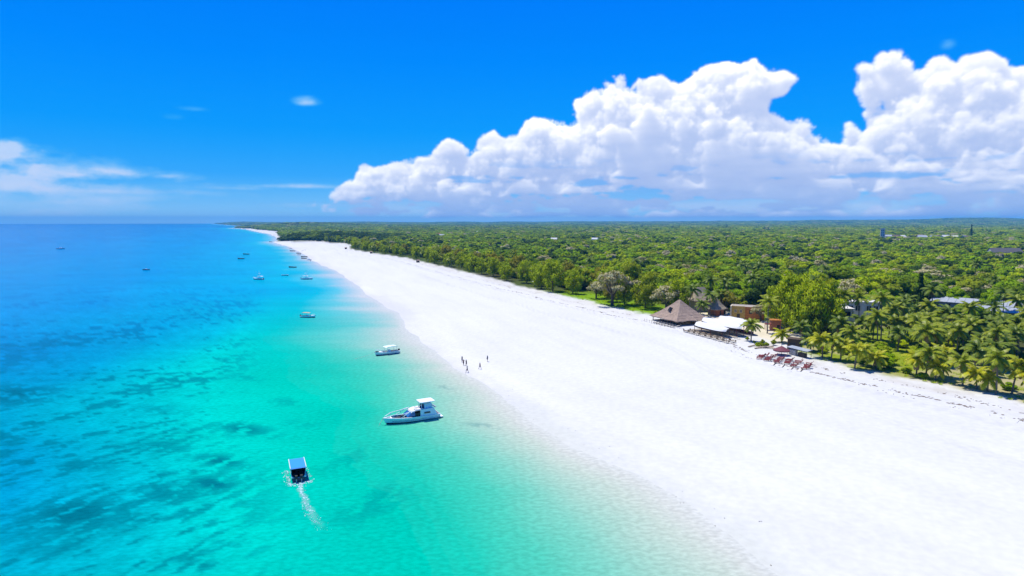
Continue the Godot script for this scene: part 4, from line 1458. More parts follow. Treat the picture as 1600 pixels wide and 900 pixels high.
func skeleton(stride: float, arm: float, tall: float) -> Dictionary:
	# joints of a standing or walking adult facing -z
	var k := tall / 1.72
	var hip := Vector3(0, 0.92, 0)
	var neck := Vector3(0, 1.46, -0.02)
	var out := {"skin": [], "top": [], "legs": [], "hair": []}
	out.skin.append([hip, Vector3(0, 1.18, 0), 0.135, 0.125])
	out.skin.append([Vector3(0, 1.18, 0), Vector3(0, 1.36, -0.01), 0.125, 0.14])
	out.skin.append([Vector3(-0.15, 1.40, 0), Vector3(0.15, 1.40, 0), 0.07, 0.07])
	out.skin.append([neck, neck + Vector3(0, 0.08, -0.01), 0.052, 0.05])
	out.skin.append([Vector3(0, 1.60, -0.03), Vector3(0, 1.645, -0.02), 0.088, 0.088])
	out.skin.append([Vector3(0, 1.585, -0.125), Vector3(0, 1.60, -0.11), 0.014, 0.012])
	for s in [-1.0, 1.0]:
		out.skin.append([Vector3(s * 0.088, 1.605, -0.01), Vector3(s * 0.092, 1.63, -0.01), 0.016, 0.018])
		var f: float = s * stride
		var knee := Vector3(s * 0.09, 0.50, -f * 0.20 - 0.02)
		var foot := Vector3(s * 0.09, 0.075, -f * 0.34 + (0.06 if f < 0.0 else 0.0))
		out.skin.append([Vector3(s * 0.085, 0.90, 0), knee, 0.085, 0.058])
		out.skin.append([knee, foot, 0.057, 0.038])
		out.skin.append([foot + Vector3(0, -0.035, 0.03), foot + Vector3(0, -0.045, -0.14), 0.038, 0.03])
		var elbow := Vector3(s * (0.22 + 0.12 * arm), 1.13 + 0.1 * arm, f * 0.12)
		var hand := elbow + Vector3(s * (0.03 - 0.14 * arm), -0.24 + 0.3 * arm, f * 0.08 - 0.06 - 0.12 * arm)
		out.skin.append([Vector3(s * 0.18, 1.39, 0), elbow, 0.048, 0.038])
		out.skin.append([elbow, hand, 0.037, 0.027])
		var go: Vector3 = (hand - elbow).normalized()
		out.skin.append([hand, hand + go * 0.07, 0.03, 0.03])
		for q in 4:
			var root := hand + go * 0.08 + Vector3(0, 0, (q - 1.5) * 0.017)
			out.skin.append([root, root + go * [0.06, 0.075, 0.07, 0.055][q], 0.0095, 0.008])
		out.skin.append([hand + go * 0.03 + Vector3(0, 0, -0.03), hand + go * 0.07 + Vector3(0, 0, -0.055), 0.011, 0.009])
		out.legs.append([Vector3(s * 0.085, 0.90, 0), Vector3(s * 0.085, 0.90, 0).lerp(knee, 0.85), 0.105, 0.085])
		out.top.append([Vector3(s * 0.18, 1.39, 0), Vector3(s * 0.18, 1.39, 0).lerp(elbow, 0.55), 0.066, 0.062])
	out.legs.append([hip, hip + Vector3(0, 0.08, 0), 0.152, 0.145])
	out.top.append([Vector3(0, 1.0, 0), Vector3(0, 1.2, 0), 0.15, 0.142])
	out.top.append([Vector3(0, 1.2, 0), Vector3(0, 1.34, -0.01), 0.142, 0.155])
	out.top.append([Vector3(-0.15, 1.395, 0), Vector3(0.15, 1.395, 0), 0.082, 0.082])
	out.hair.append([Vector3(0, 1.65, 0.01), Vector3(0, 1.66, 0.0), 0.096, 0.096])
	out.hair.append([Vector3(0, 1.62, 0.05), Vector3(0, 1.55, 0.055), 0.07, 0.05])
	for key in out:
		for b in out[key]:
			for q in 4:
				b[q] *= k
	return out

func make_people() -> void:
	var poses := []
	for q in [[0.25, 0.0, 1.76], [1.0, 0.0, 1.72], [0.3, 1.0, 1.68]]:
		var j := skeleton(q[0], q[1], q[2])
		poses.append([body(j.skin, 0.026).mesh(), body(j.top, 0.03).mesh(), body(j.legs, 0.03).mesh(), body(j.hair, 0.026).mesh()])
	var who := [
		[-14.2, 172.7, 0, 2.4, "dark_shirt", "navy", "person in dark clothes standing at the left end of the group by the water"],
		[-13.5, 168.9, 2, 0.4, "maroon", "dark_shirt", "person stooping between two others, shortest of the group by the water"],
		[-12.7, 168.2, 0, -0.8, "dark_shirt", "dark_shirt", "person in black standing in the middle of the group by the water"],
		[-11.9, 160.8, 1, 1.9, "navy", "dark_shirt", "person walking nearest the viewer with the longest clear shadow"],
		[-8.7, 164.4, 1, -1.2, "maroon", "navy", "person walking alone just right of the group"],
		[-7.0, 172.9, 0, 0.9, "grey_shirt", "dark_shirt", "person in grey standing apart, farthest right on the open sand"],
		[-201.1, 615.5, 0, 1.0, "dark_shirt", "navy", "tiny person on the sand beside the far boats"],
		[-279.6, 823.2, 0, 2.0, "maroon", "navy", "tiny person at the far bend, leftmost of three"],
		[-281.1, 832.2, 1, 0.6, "dark_shirt", "navy", "tiny person at the far bend, middle one of three"],
		[-281.7, 841.5, 0, -0.4, "grey_shirt", "navy", "tiny person at the far bend, rightmost of three"]]
	for w in who:
		var t := thing("person", w[6], "person", ground(w[0], w[1]), w[3], "people on the beach")
		var p: Array = poses[w[2]]
		part("body", p[0], M.skin, t)
		part("shirt", p[1], M[w[4]], t)
		part("shorts", p[2], M[w[5]], t)
		part("hair", p[3], M.black, t)

# ---------------------------------------------------------------- buildings and the beach bar
const U := Vector2(0.37, -0.93)   # along the beach, towards the viewer, as (x, d)
const V := Vector2(0.93, 0.37)    # inland

func turn_along(dir: Vector2) -> float:
	# turn that lays a thing's x axis along (x, d)
	return atan2(dir.y, dir.x)

func thatch_roof(t: Node3D, half_x: float, half_z: float, y0: float, y1: float, ridge: float, courses: int, m: Material) -> void:
	# courses of thatch, each lying on the one below
	for k in courses:
		var f0 := k / float(courses)
		var f1 := (k + 1.25) / float(courses)
		if k == courses - 1:
			f1 = 1.0
		var s := Soup.new()
		rng.seed = 300 + k
		var corner := func(f: float, sx: float, sz: float, up: float) -> Vector3: return Vector3(sx * lerpf(half_x, ridge, f), lerpf(y0, y1, f) - 0.5 * sin(PI * f) + up, sz * lerpf(half_z, 0.06, f))
		for q in [[1, 1, -1, 1], [-1, -1, 1, -1], [1, -1, 1, 1], [-1, 1, -1, -1]]:
			var out := Vector3(q[0] + q[2], 1.2, q[1] + q[3])
			var n := 14
			for i in n:
				var a: Vector3 = corner.call(f0, q[0], q[1], 0.22).lerp(corner.call(f0, q[2], q[3], 0.22), i / float(n))
				var b: Vector3 = corner.call(f0, q[0], q[1], 0.22).lerp(corner.call(f0, q[2], q[3], 0.22), (i + 1) / float(n))
				var c: Vector3 = corner.call(f1, q[0], q[1], 0.08).lerp(corner.call(f1, q[2], q[3], 0.08), (i + 1) / float(n))
				var d: Vector3 = corner.call(f1, q[0], q[1], 0.08).lerp(corner.call(f1, q[2], q[3], 0.08), i / float(n))
				var ja := Vector3(0, -rng.randf() * 0.16, 0)
				s.quad(a + ja, b + ja, c, d, out, Color.WHITE * rng.randf_range(0.82, 1.1))
				s.quad(a + ja, b + ja, b + ja * 2 + Vector3(0, -0.2, 0), a + ja * 2 + Vector3(0, -0.2, 0), Vector3(out.x, 0, out.z))
		part("thatch_course", s, m, t)

func big_hut() -> void:
	var t := thing("thatched_restaurant", "big grey-brown pyramid thatched roof standing open at the beach edge", "beach hut", ground(64.2, 234.5), turn_along(U))
	thatch_roof(t, 8.6, 7.6, 1.75, 8.5, 0.55, 7, M.thatch)
	for sx in [-1.0, -0.33, 0.33, 1.0]:
		for sz in [-1.0, 0.0, 1.0]:
			if absf(sx) < 0.5 and sz == 0.0:
				continue
			rail(t, "post", [Vector3(sx * 7.6, -0.3, sz * 6.6), Vector3(sx * 7.6, 2.3, sz * 6.6)], 0.16, M.bark)
	# dark triangular roof vent on the seaward slope
	var s := Soup.new()
	s.tri(Vector3(-1.1, 4.6, 4.75), Vector3(1.0, 4.4, 4.95), Vector3(-0.2, 6.05, 4.35), Vector3(0, 0.3, 1))
	s.tri(Vector3(-1.1, 4.6, 4.75), Vector3(-0.2, 6.05, 4.35), Vector3(-0.1, 5.5, 2.6), Vector3(-1, 0.5, 0))
	s.tri(Vector3(1.0, 4.4, 4.95), Vector3(-0.2, 6.05, 4.35), Vector3(-0.1, 5.5, 2.6), Vector3(1, 0.5, 0))
	part("roof_vent", s, M.black, t)
	block(t, "floor", Vector3(0, 0.05, 0), Vector3(15.4, 0.3, 13.4), M.stone)
	block(t, "bar_counter", Vector3(0, 0.75, -1), Vector3(5, 1.1, 1.2), M.dark_wood)

func tent() -> void:
	var t := thing("beach_tent", "wide white fabric tent in three stepped sails beside the thatched roof", "tent", ground(72.8, 211.5), turn_along(U))
	var k := 0
	for q in [[5.0, 16.0, 5.2, 0.6, 2.5], [-0.4, 20.0, 5.2, -0.4, 3.25], [-5.8, 16.0, 5.2, 0.0, 3.9]]:
		# long leaf-shaped sail, pinned at its tips and lifted in the middle
		var s := Soup.new()
		var nx := 18
		var nz := 6
		var at := func(i: int, j: int) -> Vector3:
			var f: float = i / float(nx) * 2.0 - 1.0
			var g: float = j / float(nz) * 2.0 - 1.0
			var wide: float = q[2] * 0.5 * sqrt(maxf(0.06, 1.0 - pow(absf(f), 3.4)))
			return Vector3(q[3] + f * q[1] * 0.5, q[4] + 0.95 * (1.0 - g * g) * (1.0 - 0.5 * f * f) - g * 0.35 + 0.07 * sin(i * 1.1 + k) * (1.0 - g * g), q[0] + g * wide)
		for i in nx:
			for j in nz:
				s.quad(at.call(i, j), at.call(i + 1, j), at.call(i + 1, j + 1), at.call(i, j + 1), Vector3.UP)
		var sail := part("tent_sail", s, M.canvas, t)
		for g in [0, nz]:
			var hem := Soup.new()
			for i in nx:
				var a: Vector3 = at.call(i, g)
				var b: Vector3 = at.call(i + 1, g)
				var off := Vector3(0, 0, 0.06 if g else -0.06)
				hem.quad(a + off, b + off, b + off + Vector3(0, -0.5, 0), a + off + Vector3(0, -0.5, 0), Vector3(0, 0, 1 if g else -1))
			part("sail_hem", hem, M.dark_wood, sail)
		for i in [1, 7, 12, 17]:
			for g in [0, nz]:
				var p: Vector3 = at.call(i, g)
				rail(t, "tent_pole", [Vector3(p.x, -0.2, p.z), p], 0.09, M.red_wood)
		k += 1
	block(t, "deck", Vector3(0, 0.06, 0), Vector3(18, 0.28, 15), M.stone)
	for sx in [-6.0, -2.0, 2.0, 6.0]:
		block(t, "banquette", Vector3(sx, 0.6, -6.6), Vector3(3.2, 0.9, 0.8), M.maroon)

func window_in(t: Node3D, at: Vector3, size: Vector2, turn: float, frame: Material, pane: Material) -> void:
	# frame proud of the wall, pane set back in it
	var b := Basis(Vector3.UP, turn)
	var s := Soup.new()
	for q in [[0.0, 0.5, 1.0, 0.0], [0.0, -0.5, 1.0, 0.0], [0.5, 0.0, 0.0, 1.0], [-0.5, 0.0, 0.0, 1.0], [0.0, 0.0, 0.0, 1.0]]:
		s.box(at + b * Vector3(q[0] * size.x, q[1] * size.y, 0.05), Vector3(maxf(q[2] * size.x + 0.14, 0.14), maxf(q[3] * size.y + 0.14, 0.14), 0.12), b)
	var o := part("window", s, frame, t)
	block(o, "pane", at + b * Vector3(0, 0, 0.012), Vector3(size.x, size.y, 0.02), pane, b)

func orange_house() -> void:
	var t := thing("orange_building", "flat roofed orange and ochre building behind the white tent", "building", ground(93.0, 243.5), turn_along(Vector2(0.90, -0.42)))
	block(t, "wall", Vector3(-2.4, 2.4, 0.6), Vector3(5.0, 5.0, 7.0), M.ochre)
	block(t, "wall", Vector3(3.6, 2.35, 0), Vector3(7.0, 4.8, 8.0), M.orange)
	block(t, "parapet", Vector3(-2.4, 5.0, 4.0), Vector3(5.0, 0.5, 0.25), M.ochre)
	block(t, "parapet", Vector3(3.6, 4.88, 3.88), Vector3(7.02, 0.45, 0.26), M.orange)
	block(t, "roof", Vector3(0.6, 4.95, -0.3), Vector3(12.4, 0.14, 6.6), M.stone)
	block(t, "buttress", Vector3(-5.1, 2.5, 2.0), Vector3(0.5, 5.4, 5.6), M.cream)
	for x in [-3.4, -1.4]:
		window_in(t, Vector3(x, 3.3, 4.1), Vector2(0.8, 1.1), 0.0, M.cream, M.dark_glass)
	for x in [2.2, 4.6]:
		window_in(t, Vector3(x, 3.1, 4.0), Vector2(1.1, 1.2), 0.0, M.dark_wood, M.dark_glass)
	block(t, "door", Vector3(-2.3, 1.1, 4.13), Vector3(1.1, 2.2, 0.08), M.dark_wood)
	var h := thing("small_orange_hut", "small square terracotta hut with a dark doorway under the feathery trees", "hut", ground(93.4, 216.5), turn_along(Vector2(0.98, -0.2)))
	block(h, "wall", Vector3(0, 1.7, 0), Vector3(3.2, 3.8, 3.0), M.terracotta)
	block(h, "roof", Vector3(0, 3.7, 0), Vector3(3.7, 0.25, 3.5), M.orange)
	block(h, "doorway", Vector3(0.75, 1.0, 1.5), Vector3(1.0, 2.2, 0.08), M.black)
	block(h, "side_shelter", Vector3(-2.5, 2.2, 0.4), Vector3(1.9, 0.15, 2.4), M.red_wood)
	for z in [-0.7, 1.5]:
		rail(h, "post", [Vector3(-3.3, -0.2, z), Vector3(-3.3, 2.2, z)], 0.08, M.red_wood)
	var a := thing("thatched_cottage", "orange walled cottage with a peaked pale thatch between the palms", "cottage", ground(84.0, 252.0), 0.5)
	block(a, "wall", Vector3(0, 1.5, 0), Vector3(4.6, 3.2, 4.2), M.terracotta)
	block(a, "door", Vector3(0.4, 1.0, 2.12), Vector3(0.9, 2.0, 0.07), M.dark_wood)
	thatch_roof(a, 3.6, 3.3, 2.7, 7.0, 0.3, 4, M.thatch_pale)
	var b := thing("thatched_house", "farther house with a steep grey thatch behind the big thatched roof", "house", ground(81.5, 265.0), 0.2)
	block(b, "wall", Vector3(0, 2.4, 0), Vector3(7.4, 5.2, 6.2), M.cream)
	window_in(b, Vector3(-1.5, 3.2, 3.1), Vector2(1.0, 1.2), 0.0, M.dark_wood, M.dark_glass)
	window_in(b, Vector3(1.6, 3.2, 3.1), Vector2(1.0, 1.2), 0.0, M.dark_wood, M.dark_glass)
	thatch_roof(b, 5.2, 4.6, 4.7, 10.2, 1.6, 5, M.thatch_pale)

func hotel() -> void:
	var t := thing("white_hotel_block", "white two storey hotel block with dark balconies behind the palm grove", "building", ground(117.0, 217.5), turn_along(Vector2(0.985, -0.17)))
	block(t, "wall", Vector3(0, 3.7, -3.2), Vector3(7.4, 7.8, 5.6), M.white_wall)
	for y in [0.0, 3.6]:
		block(t, "balcony_slab", Vector3(0, y + 0.05, 0.5), Vector3(7.6, 0.3, 1.9), M.white_wall)
		for x in [-3.7, 0.0, 3.7]:
			block(t, "balcony_pier", Vector3(x, y + 1.75, 0.9), Vector3(0.35, 3.1, 0.9), M.white_wall)
		for x in [-1.85, 1.85]:
			block(t, "balcony_opening", Vector3(x, y + 1.6, -0.37), Vector3(2.9, 2.6, 0.08), M.dark_glass)
			block(t, "balustrade", Vector3(x, y + 0.65, 1.35), Vector3(3.3, 0.9, 0.12), M.white_wall)
	block(t, "roof", Vector3(0, 7.72, -2.3), Vector3(8.0, 0.3, 8.2), M.white_wall)
	var w := thing("white_hotel_wing", "white upper wing with two dark square windows right of the balconies", "building", ground(131.0, 229.5), turn_along(Vector2(0.97, -0.22)))
	block(w, "wall", Vector3(0, 4.0, -3.0), Vector3(12.4, 8.4, 6.0), M.white_wall)
	block(w, "roof", Vector3(0, 8.35, -2.9), Vector3(13.0, 0.32, 6.8), M.white_wall)
	block(w, "pier", Vector3(0.4, 4.0, 0.15), Vector3(0.7, 8.3, 0.4), M.white_wall)
	for x in [-3.6, -1.2, 2.6, 4.9]:
		for y in [2.0, 6.0]:
			window_in(w, Vector3(x, y, 0.0), Vector2(1.7, 2.0), 0.0, M.white_wall, M.dark_glass)
	var p := thing("pink_house", "pale pink walled house half hidden by the large feathery trees", "house", ground(111.5, 227.5), turn_along(Vector2(0.98, -0.2)))
	block(p, "wall", Vector3(0, 2.6, -2.0), Vector3(5.4, 5.8, 4.4), M.pink)
	block(p, "roof", Vector3(0, 5.6, -2.0), Vector3(6.0, 0.3, 5.0), M.stone)
	block(p, "door", Vector3(1.4, 1.2, 0.24), Vector3(1.0, 2.2, 0.08), M.dark_wood)
	window_in(p, Vector3(-1.2, 3.6, 0.2), Vector2(1.0, 1.2), 0.0, M.cream, M.dark_glass)

func ridge_house(called: String, label: String, x: float, d: float, turn: float, long: float, wide: float, eave: float, ridge: float, wall: Material, roof: Material, windows: int, group := "") -> Node3D:
	var t := thing(called, label, "house", ground(x, d), turn, group)
	block(t, "wall", Vector3(0, eave / 2 - 0.3, 0), Vector3(long, eave + 0.6, wide), wall)
	for s in [-1.0, 1.0]:
		var r := Soup.new()
		var h := long / 2 + 0.5
		var zz: float = s * (wide / 2 + 0.7)
		r.quad(Vector3(-h, eave - 0.2, zz), Vector3(h, eave - 0.2, zz), Vector3(h, ridge, 0), Vector3(-h, ridge, 0), Vector3(0, 1, s))
		r.quad(Vector3(-h, eave - 0.42, zz), Vector3(h, eave - 0.42, zz), Vector3(h, eave - 0.2, zz), Vector3(-h, eave - 0.2, zz), Vector3(0, 0, s))
		part("roof_slope", r, roof, t)
		var g := Soup.new()
		g.tri(Vector3(s * long / 2, eave - 0.05, -wide / 2), Vector3(s * long / 2, eave - 0.05, wide / 2), Vector3(s * long / 2, ridge - 0.15, 0), Vector3(s, 0, 0))
		part("gable", g, wall, t)
	for k in windows:
		window_in(t, Vector3(lerpf(-long / 2, long / 2, (k + 0.5) / windows), eave * 0.55, wide / 2), Vector2(minf(1.6, long / windows * 0.5), eave * 0.4), 0.0, wall, M.dark_glass)
	return t

func seams(t: Node3D, long: float, wide: float, eave: float, ridge: float, count: int, m: Material) -> void:
	# standing seams of a sheet roof
	for s in [-1.0, 1.0]:
		for k in count:
			var x := lerpf(-long / 2, long / 2, k / float(count - 1))
			rail(t, "roof_seam", [Vector3(x, eave - 0.12, s * (wide / 2 + 0.68)), Vector3(x, ridge + 0.06, 0)], 0.09, m)

func town() -> void:
	var a := ridge_house("long_roofed_hall", "long low building with a pale grey sheet roof at the right, farther one", 203, 262, turn_along(Vector2(0.69, -0.72)), 38, 9, 3.6, 5.2, M.stone, M.sheet_roof, 9)
	seams(a, 38, 9, 3.6, 5.2, 14, M.sheet_roof)
	var b := ridge_house("long_roofed_hall", "long low building with a pale grey sheet roof at the right, nearer one", 199, 240, turn_along(Vector2(0.64, -0.77)), 30, 8, 3.2, 4.6, M.stone, M.sheet_roof, 7)
	seams(b, 30, 8, 3.2, 4.6, 11, M.sheet_roof)
	ridge_house("grey_roofed_house", "wide white house with a dark grey pitched roof, alone in the far forest", 522, 655, -0.25, 27, 14, 6.0, 10.5, M.white_wall, M.grey_roof, 9)
	ridge_house("grey_roofed_house", "low brown roof just right of the wide grey roofed house", 560, 650, -0.25, 24, 12, 4.4, 7.5, M.cream, M.brown_roof, 6)
	var w := thing("white_tower", "square white tower standing over the forest below the skyline", "tower", ground(795, 1330), -0.5)
	block(w, "shaft", Vector3(0, 11, 0), Vector3(8, 23, 8), M.white_wall)
	block(w, "parapet", Vector3(0, 22.9, 0), Vector3(8.8, 1.0, 8.8), M.white_wall)
	for y in [9.0, 14.0, 19.0]:
		block(w, "window", Vector3(-1.8, y, 4.02), Vector3(1.6, 2.2, 0.1), M.dark_glass)
		block(w, "window", Vector3(1.8, y, 4.02), Vector3(1.6, 2.2, 0.1), M.dark_glass)
	rng.seed = 55
	for k in 13:
		var x := 760.0 + k * 13.5
		ridge_house("town_house", "%s small white house of the far town, counted from the white tower" % ORDER[k], x + rng.randf_range(-4, 4), 1235 + rng.randf_range(-30, 40), rng.randf_range(-0.5, 0.5), rng.randf_range(9, 17), rng.randf_range(8, 11), rng.randf_range(6.5, 9.0), rng.randf_range(9.5, 12.0), M.white_wall, [M.sheet_roof, M.white_wall, M.brown_roof][k % 3], 3, "small houses of the far town")
	var k := 0
	for p in [[-159, 1400, "pale roofed house far behind the middle of the beach"], [-184, 1539, "red roofed house far behind the middle of the beach"], [-97, 1807, "white house on the skyline above the beach trees"], [75, 1102, "pale roofed house in the forest above the big pale tree"], [148, 1102, "pale house in the forest right of the centre"], [629, 1400, "white roofs in the forest left of the white tower"]]:
		ridge_house("forest_house", p[2], p[0], p[1], 0.4 - 0.25 * k, 11, 8, 7.0, 9.5, M.white_wall if k != 1 else M.cream, M.terracotta if k == 1 else M.sheet_roof, 4)
		k += 1
	k = 0
	for p in [[-243, 864], [-196, 743], [-142, 580]]:
		var t := thing("beach_kiosk", "small dark kiosk by the feathery trees, %s from the far end" % ORDER[k], "kiosk", ground(look(green_at, p[1]) - 5.0, p[1]), 0.4 * k, "kiosks along the beach edge")
		block(t, "wall", Vector3(0, 0.9, 0), Vector3(2.4, 2.0, 2.0), M.bark)
		prism(t, "roof", [Vector2(-1.5, 1.8), Vector2(0, 2.7), Vector2(1.5, 1.8)], 1.6, M.thatch)
		block(t, "hatch", Vector3(0, 1.2, 1.02), Vector3(1.4, 0.7, 0.06), M.black)
		k += 1
	k = 0
	for p in [[16.5, 365], [20.0, 369], [14.0, 371]]:
		var t := thing("white_parasol", "white beach parasol in the gap of the feathery trees, %s from the sea" % ORDER[k], "parasol", ground(p[0], p[1]), 0.3, "white parasols in the gap of the trees")
		rail(t, "pole", [Vector3(0, -0.2, 0), Vector3(0, 2.9, 0)], 0.05, M.wood)
		var s := Soup.new()
		for q in 8:
			var d0 := Vector3(cos(TAU * q / 8) * 2.0, 2.3, sin(TAU * q / 8) * 2.0)
			var d1 := Vector3(cos(TAU * (q + 1) / 8) * 2.0, 2.3, sin(TAU * (q + 1) / 8) * 2.0)
			s.tri(Vector3(0, 3.0, 0), d0, d1, Vector3.UP)
		part("canopy", s, M.canvas, t)
		k += 1

func lounger_proto(called: String, wood: Material, pad: Material) -> Node3D:
	var t := Node3D.new()
	t.name = numbered(called)
	add_child(t)
	block(t, "frame", Vector3(0, 0.36, -0.25), Vector3(0.72, 0.08, 1.45), wood)
	for x in [-0.31, 0.31]:
		for z in [-0.85, 0.35]:
			block(t, "leg", Vector3(x, 0.14, z), Vector3(0.08, 0.42, 0.08), wood)
	block(t, "backrest", Vector3(0, 0.72, 0.68), Vector3(0.72, 0.08, 0.95), wood, Basis(Vector3.RIGHT, -0.95))
	block(t, "cushion", Vector3(0, 0.43, -0.25), Vector3(0.62, 0.06, 1.4), pad)
	return t

func copy_of(t: Node3D, x: float, d: float, turn: float, label: String, category: String, group: String, first: bool) -> void:
	var o: Node3D = t
	if not first:
		o = t.duplicate()
		var base: String = t.get_meta("base")
		o.name = numbered(base)
		add_child(o)
	o.position = ground(x, d)
	o.rotation.y = turn
	tag(o, label, category, group)

func furniture() -> void:
	# red loungers in six rows
	var red := lounger_proto("red_lounger", M.red_wood, M.red_pad)
	red.set_meta("base", "red_lounger")
	for i in 6:
		for j in 6:
			var p := Vector2(69.4, 169.6) + Vector2(0.5, -0.86) * (2.75 * i) + Vector2(0.55, 0.83) * (1.45 * j)
			if (i * 5 + j * 3) % 11 == 4:
				continue
			p += Vector2(fine.get_noise_2d(i * 40.0, j * 40.0), fine.get_noise_2d(i * 40.0 + 500.0, j * 40.0)) * 0.9
			copy_of(red, p.x, p.y, heading(Vector2.ZERO, Vector2(-0.83, 0.55)) + fine.get_noise_2d(i * 70.0, j * 70.0 + 300.0) * 0.8, "dark red wooden lounger, %s from the sea in the %s row of the red block" % [ORDER[j], ORDER[i]], "sun lounger", "dark red loungers in rows", i + j == 0)
	for i in 4:
		var p := Vector2(71.4, 165.2) + Vector2(0.5, -0.86) * (2.7 * i) + Vector2(0.55, 0.83) * -1.2
		var t := thing("beach_mat", "pale mat laid on the sand at the seaward end of the %s red row" % ORDER[i + 1], "mat", ground(p.x, p.y), turn_along(Vector2(0.55, 0.83)), "pale mats before the red loungers")
		block(t, "mat_cloth", Vector3(0, 0.03, 0), Vector3(3.6, 0.05, 0.8), M.white_wall)
		block(t, "mat_roll", Vector3(0, 0.1, 0.46), Vector3(3.6, 0.16, 0.14), M.dark_wood)
	# folded parasol with a dark red cover, the long pale counter and the brown kiosk behind
	var f := thing("red_canopy", "low purple-red cone canopy behind the red loungers", "canopy", ground(77.9, 175.5), 0.4)
	var s := Soup.new()
	for q in 10:
		var d0 := Vector3(cos(TAU * q / 10) * 2.3, 1.5, sin(TAU * q / 10) * 2.3)
		var d1 := Vector3(cos(TAU * (q + 1) / 10) * 2.3, 1.5, sin(TAU * (q + 1) / 10) * 2.3)
		s.tri(Vector3(0, 2.7, 0), d0, d1, Vector3.UP)
		s.quad(d0, d1, d1 * Vector3(1, 0.8, 1), d0 * Vector3(1, 0.8, 1), d0 + d1)
	part("cloth", s, M.maroon, f)
	rail(f, "pole", [Vector3(0, -0.2, 0), Vector3(0, 2.9, 0)], 0.07, M.red_wood)
	var c := thing("beach_counter", "long pale topped counter between the red canopy and the front palms", "counter", ground(82.3, 174.0), turn_along(Vector2(0.36, -0.93)))
	block(c, "counter_top", Vector3(0, 2.2, 0), Vector3(7.4, 0.14, 2.2), M.sheet_roof, Basis(Vector3.RIGHT, 0.12))
	for x in [-3.4, 0.0, 3.4]:
		for z in [-0.9, 0.9]:
			rail(c, "post", [Vector3(x, -0.2, z), Vector3(x, 2.2, z)], 0.07, M.bark)
	block(c, "cupboard", Vector3(-2.2, 0.7, 0), Vector3(2.4, 1.4, 1.0), M.white_wall)
	block(c, "cupboard", Vector3(1.2, 0.6, 0), Vector3(2.4, 1.2, 1.0), M.dark_wood)
	var b := thing("brown_kiosk", "brown reed walled kiosk behind the long pale counter", "kiosk", ground(85.6, 184.0), turn_along(Vector2(0.8, -0.6)))
	block(b, "wall", Vector3(0, 1.5, 0), Vector3(3.6, 3.2, 3.0), M.reed)
	block(b, "roof", Vector3(0, 3.2, 0), Vector3(4.2, 0.2, 3.6), M.reed)
	block(b, "hatch", Vector3(-0.4, 1.6, 1.52), Vector3(1.6, 0.9, 0.06), M.black)
	# dark loungers before the thatched roof
	var dark := lounger_proto("dark_lounger", M.black, M.white_wall)
	dark.set_meta("base", "dark_lounger")
	for i in 2:
		for j in 7:
			var p := Vector2(54.6, 231.8) + U * (1.75 * j) + V * (2.6 * i)
			copy_of(dark, p.x, p.y, heading(V, Vector2.ZERO), "black framed lounger, %s from the far end in the %s row below the thatched roof" % [ORDER[j], "seaward" if i == 0 else "landward"], "sun lounger", "black framed loungers below the thatched roof", i + j == 0)
	# cafe tables and chairs before the tent
	var first := true
	var table := Node3D.new()
	table.name = numbered("cafe_table")
	add_child(table)
	table.set_meta("base", "cafe_table")
	block(table, "table_top", Vector3(0, 0.74, 0), Vector3(1.1, 0.06, 1.1), M.wood)
	for x in [-0.45, 0.45]:
		for z in [-0.45, 0.45]:
			block(table, "leg", Vector3(x, 0.34, z), Vector3(0.07, 0.75, 0.07), M.wood)
	var chair := Node3D.new()
	chair.name = numbered("cafe_chair")
	add_child(chair)
	chair.set_meta("base", "cafe_chair")
	block(chair, "seat", Vector3(0, 0.45, 0), Vector3(0.5, 0.06, 0.5), M.wood)
	block(chair, "backrest", Vector3(0, 0.78, 0.24), Vector3(0.5, 0.5, 0.05), M.wood)
	for x in [-0.21, 0.21]:
		for z in [-0.21, 0.21]:
			block(chair, "leg", Vector3(x, 0.2, z), Vector3(0.05, 0.46, 0.05), M.dark_wood)
	for i in 2:
		for j in 8:
			var p := Vector2(60.5, 212.0) + U * (2.9 * j) + V * (2.7 * i)
			copy_of(table, p.x, p.y, turn_along(U), "square cafe table, %s from the thatched roof in the %s row before the tent" % [ORDER[j], "seaward" if i == 0 else "landward"], "table", "cafe tables before the white tent", first)
			for q in 2:
				var at := p + U * (0.95 if q else -0.95)
				copy_of(chair, at.x, at.y, heading(at, p), "wooden chair, %s side of the %s cafe table in the %s row" % ["near" if q else "far", ORDER[j], "seaward" if i == 0 else "landward"], "chair", "cafe chairs before the white tent", first and q == 0)
			first = false
	# driftwood poles, sun-bleached, and a low fence
	var k := 0
	for p in [[72.5, 186.5, 78.5, 189.5], [73.5, 184.0, 80.0, 186.0], [76.0, 188.0, 79.0, 183.0]]:
		var l := thing("driftwood_log", "bleached driftwood log on the sand before the small orange hut, %s from the sea" % ORDER[k], "log", ground(p[0], p[1]), 0.0, "driftwood logs")
		rail(l, "log", [Vector3(0, 0.2, 0), Vector3((p[2] - p[0]) * 0.5, 0.5, -(p[3] - p[1]) * 0.5), Vector3(p[2] - p[0], 0.35, -(p[3] - p[1]))], 0.22, M.driftwood)
		k += 1
	var e := thing("rope_fence", "low post and rope fence on the sand left of the black framed loungers", "fence", ground(51.2, 236.0))
	var last := Vector3.ZERO
	for i in 9:
		var p := Vector2(51.2, 236.0) + U * (1.6 * i)
		var at := Vector3(p.x - 51.2, 0, -(p.y - 236.0))
		rail(e, "fence_post", [at, at + Vector3(0, 1.1, 0)], 0.07, M.driftwood)
		if i:
			rail(e, "fence_rope", [last + Vector3(0, 0.95, 0), (last + at) * 0.5 + Vector3(0, 0.8, 0), at + Vector3(0, 0.95, 0)], 0.03, M.rope)
		last = at
	# low shrubs and thatch litter along the terrace edge
	rng.seed = 23
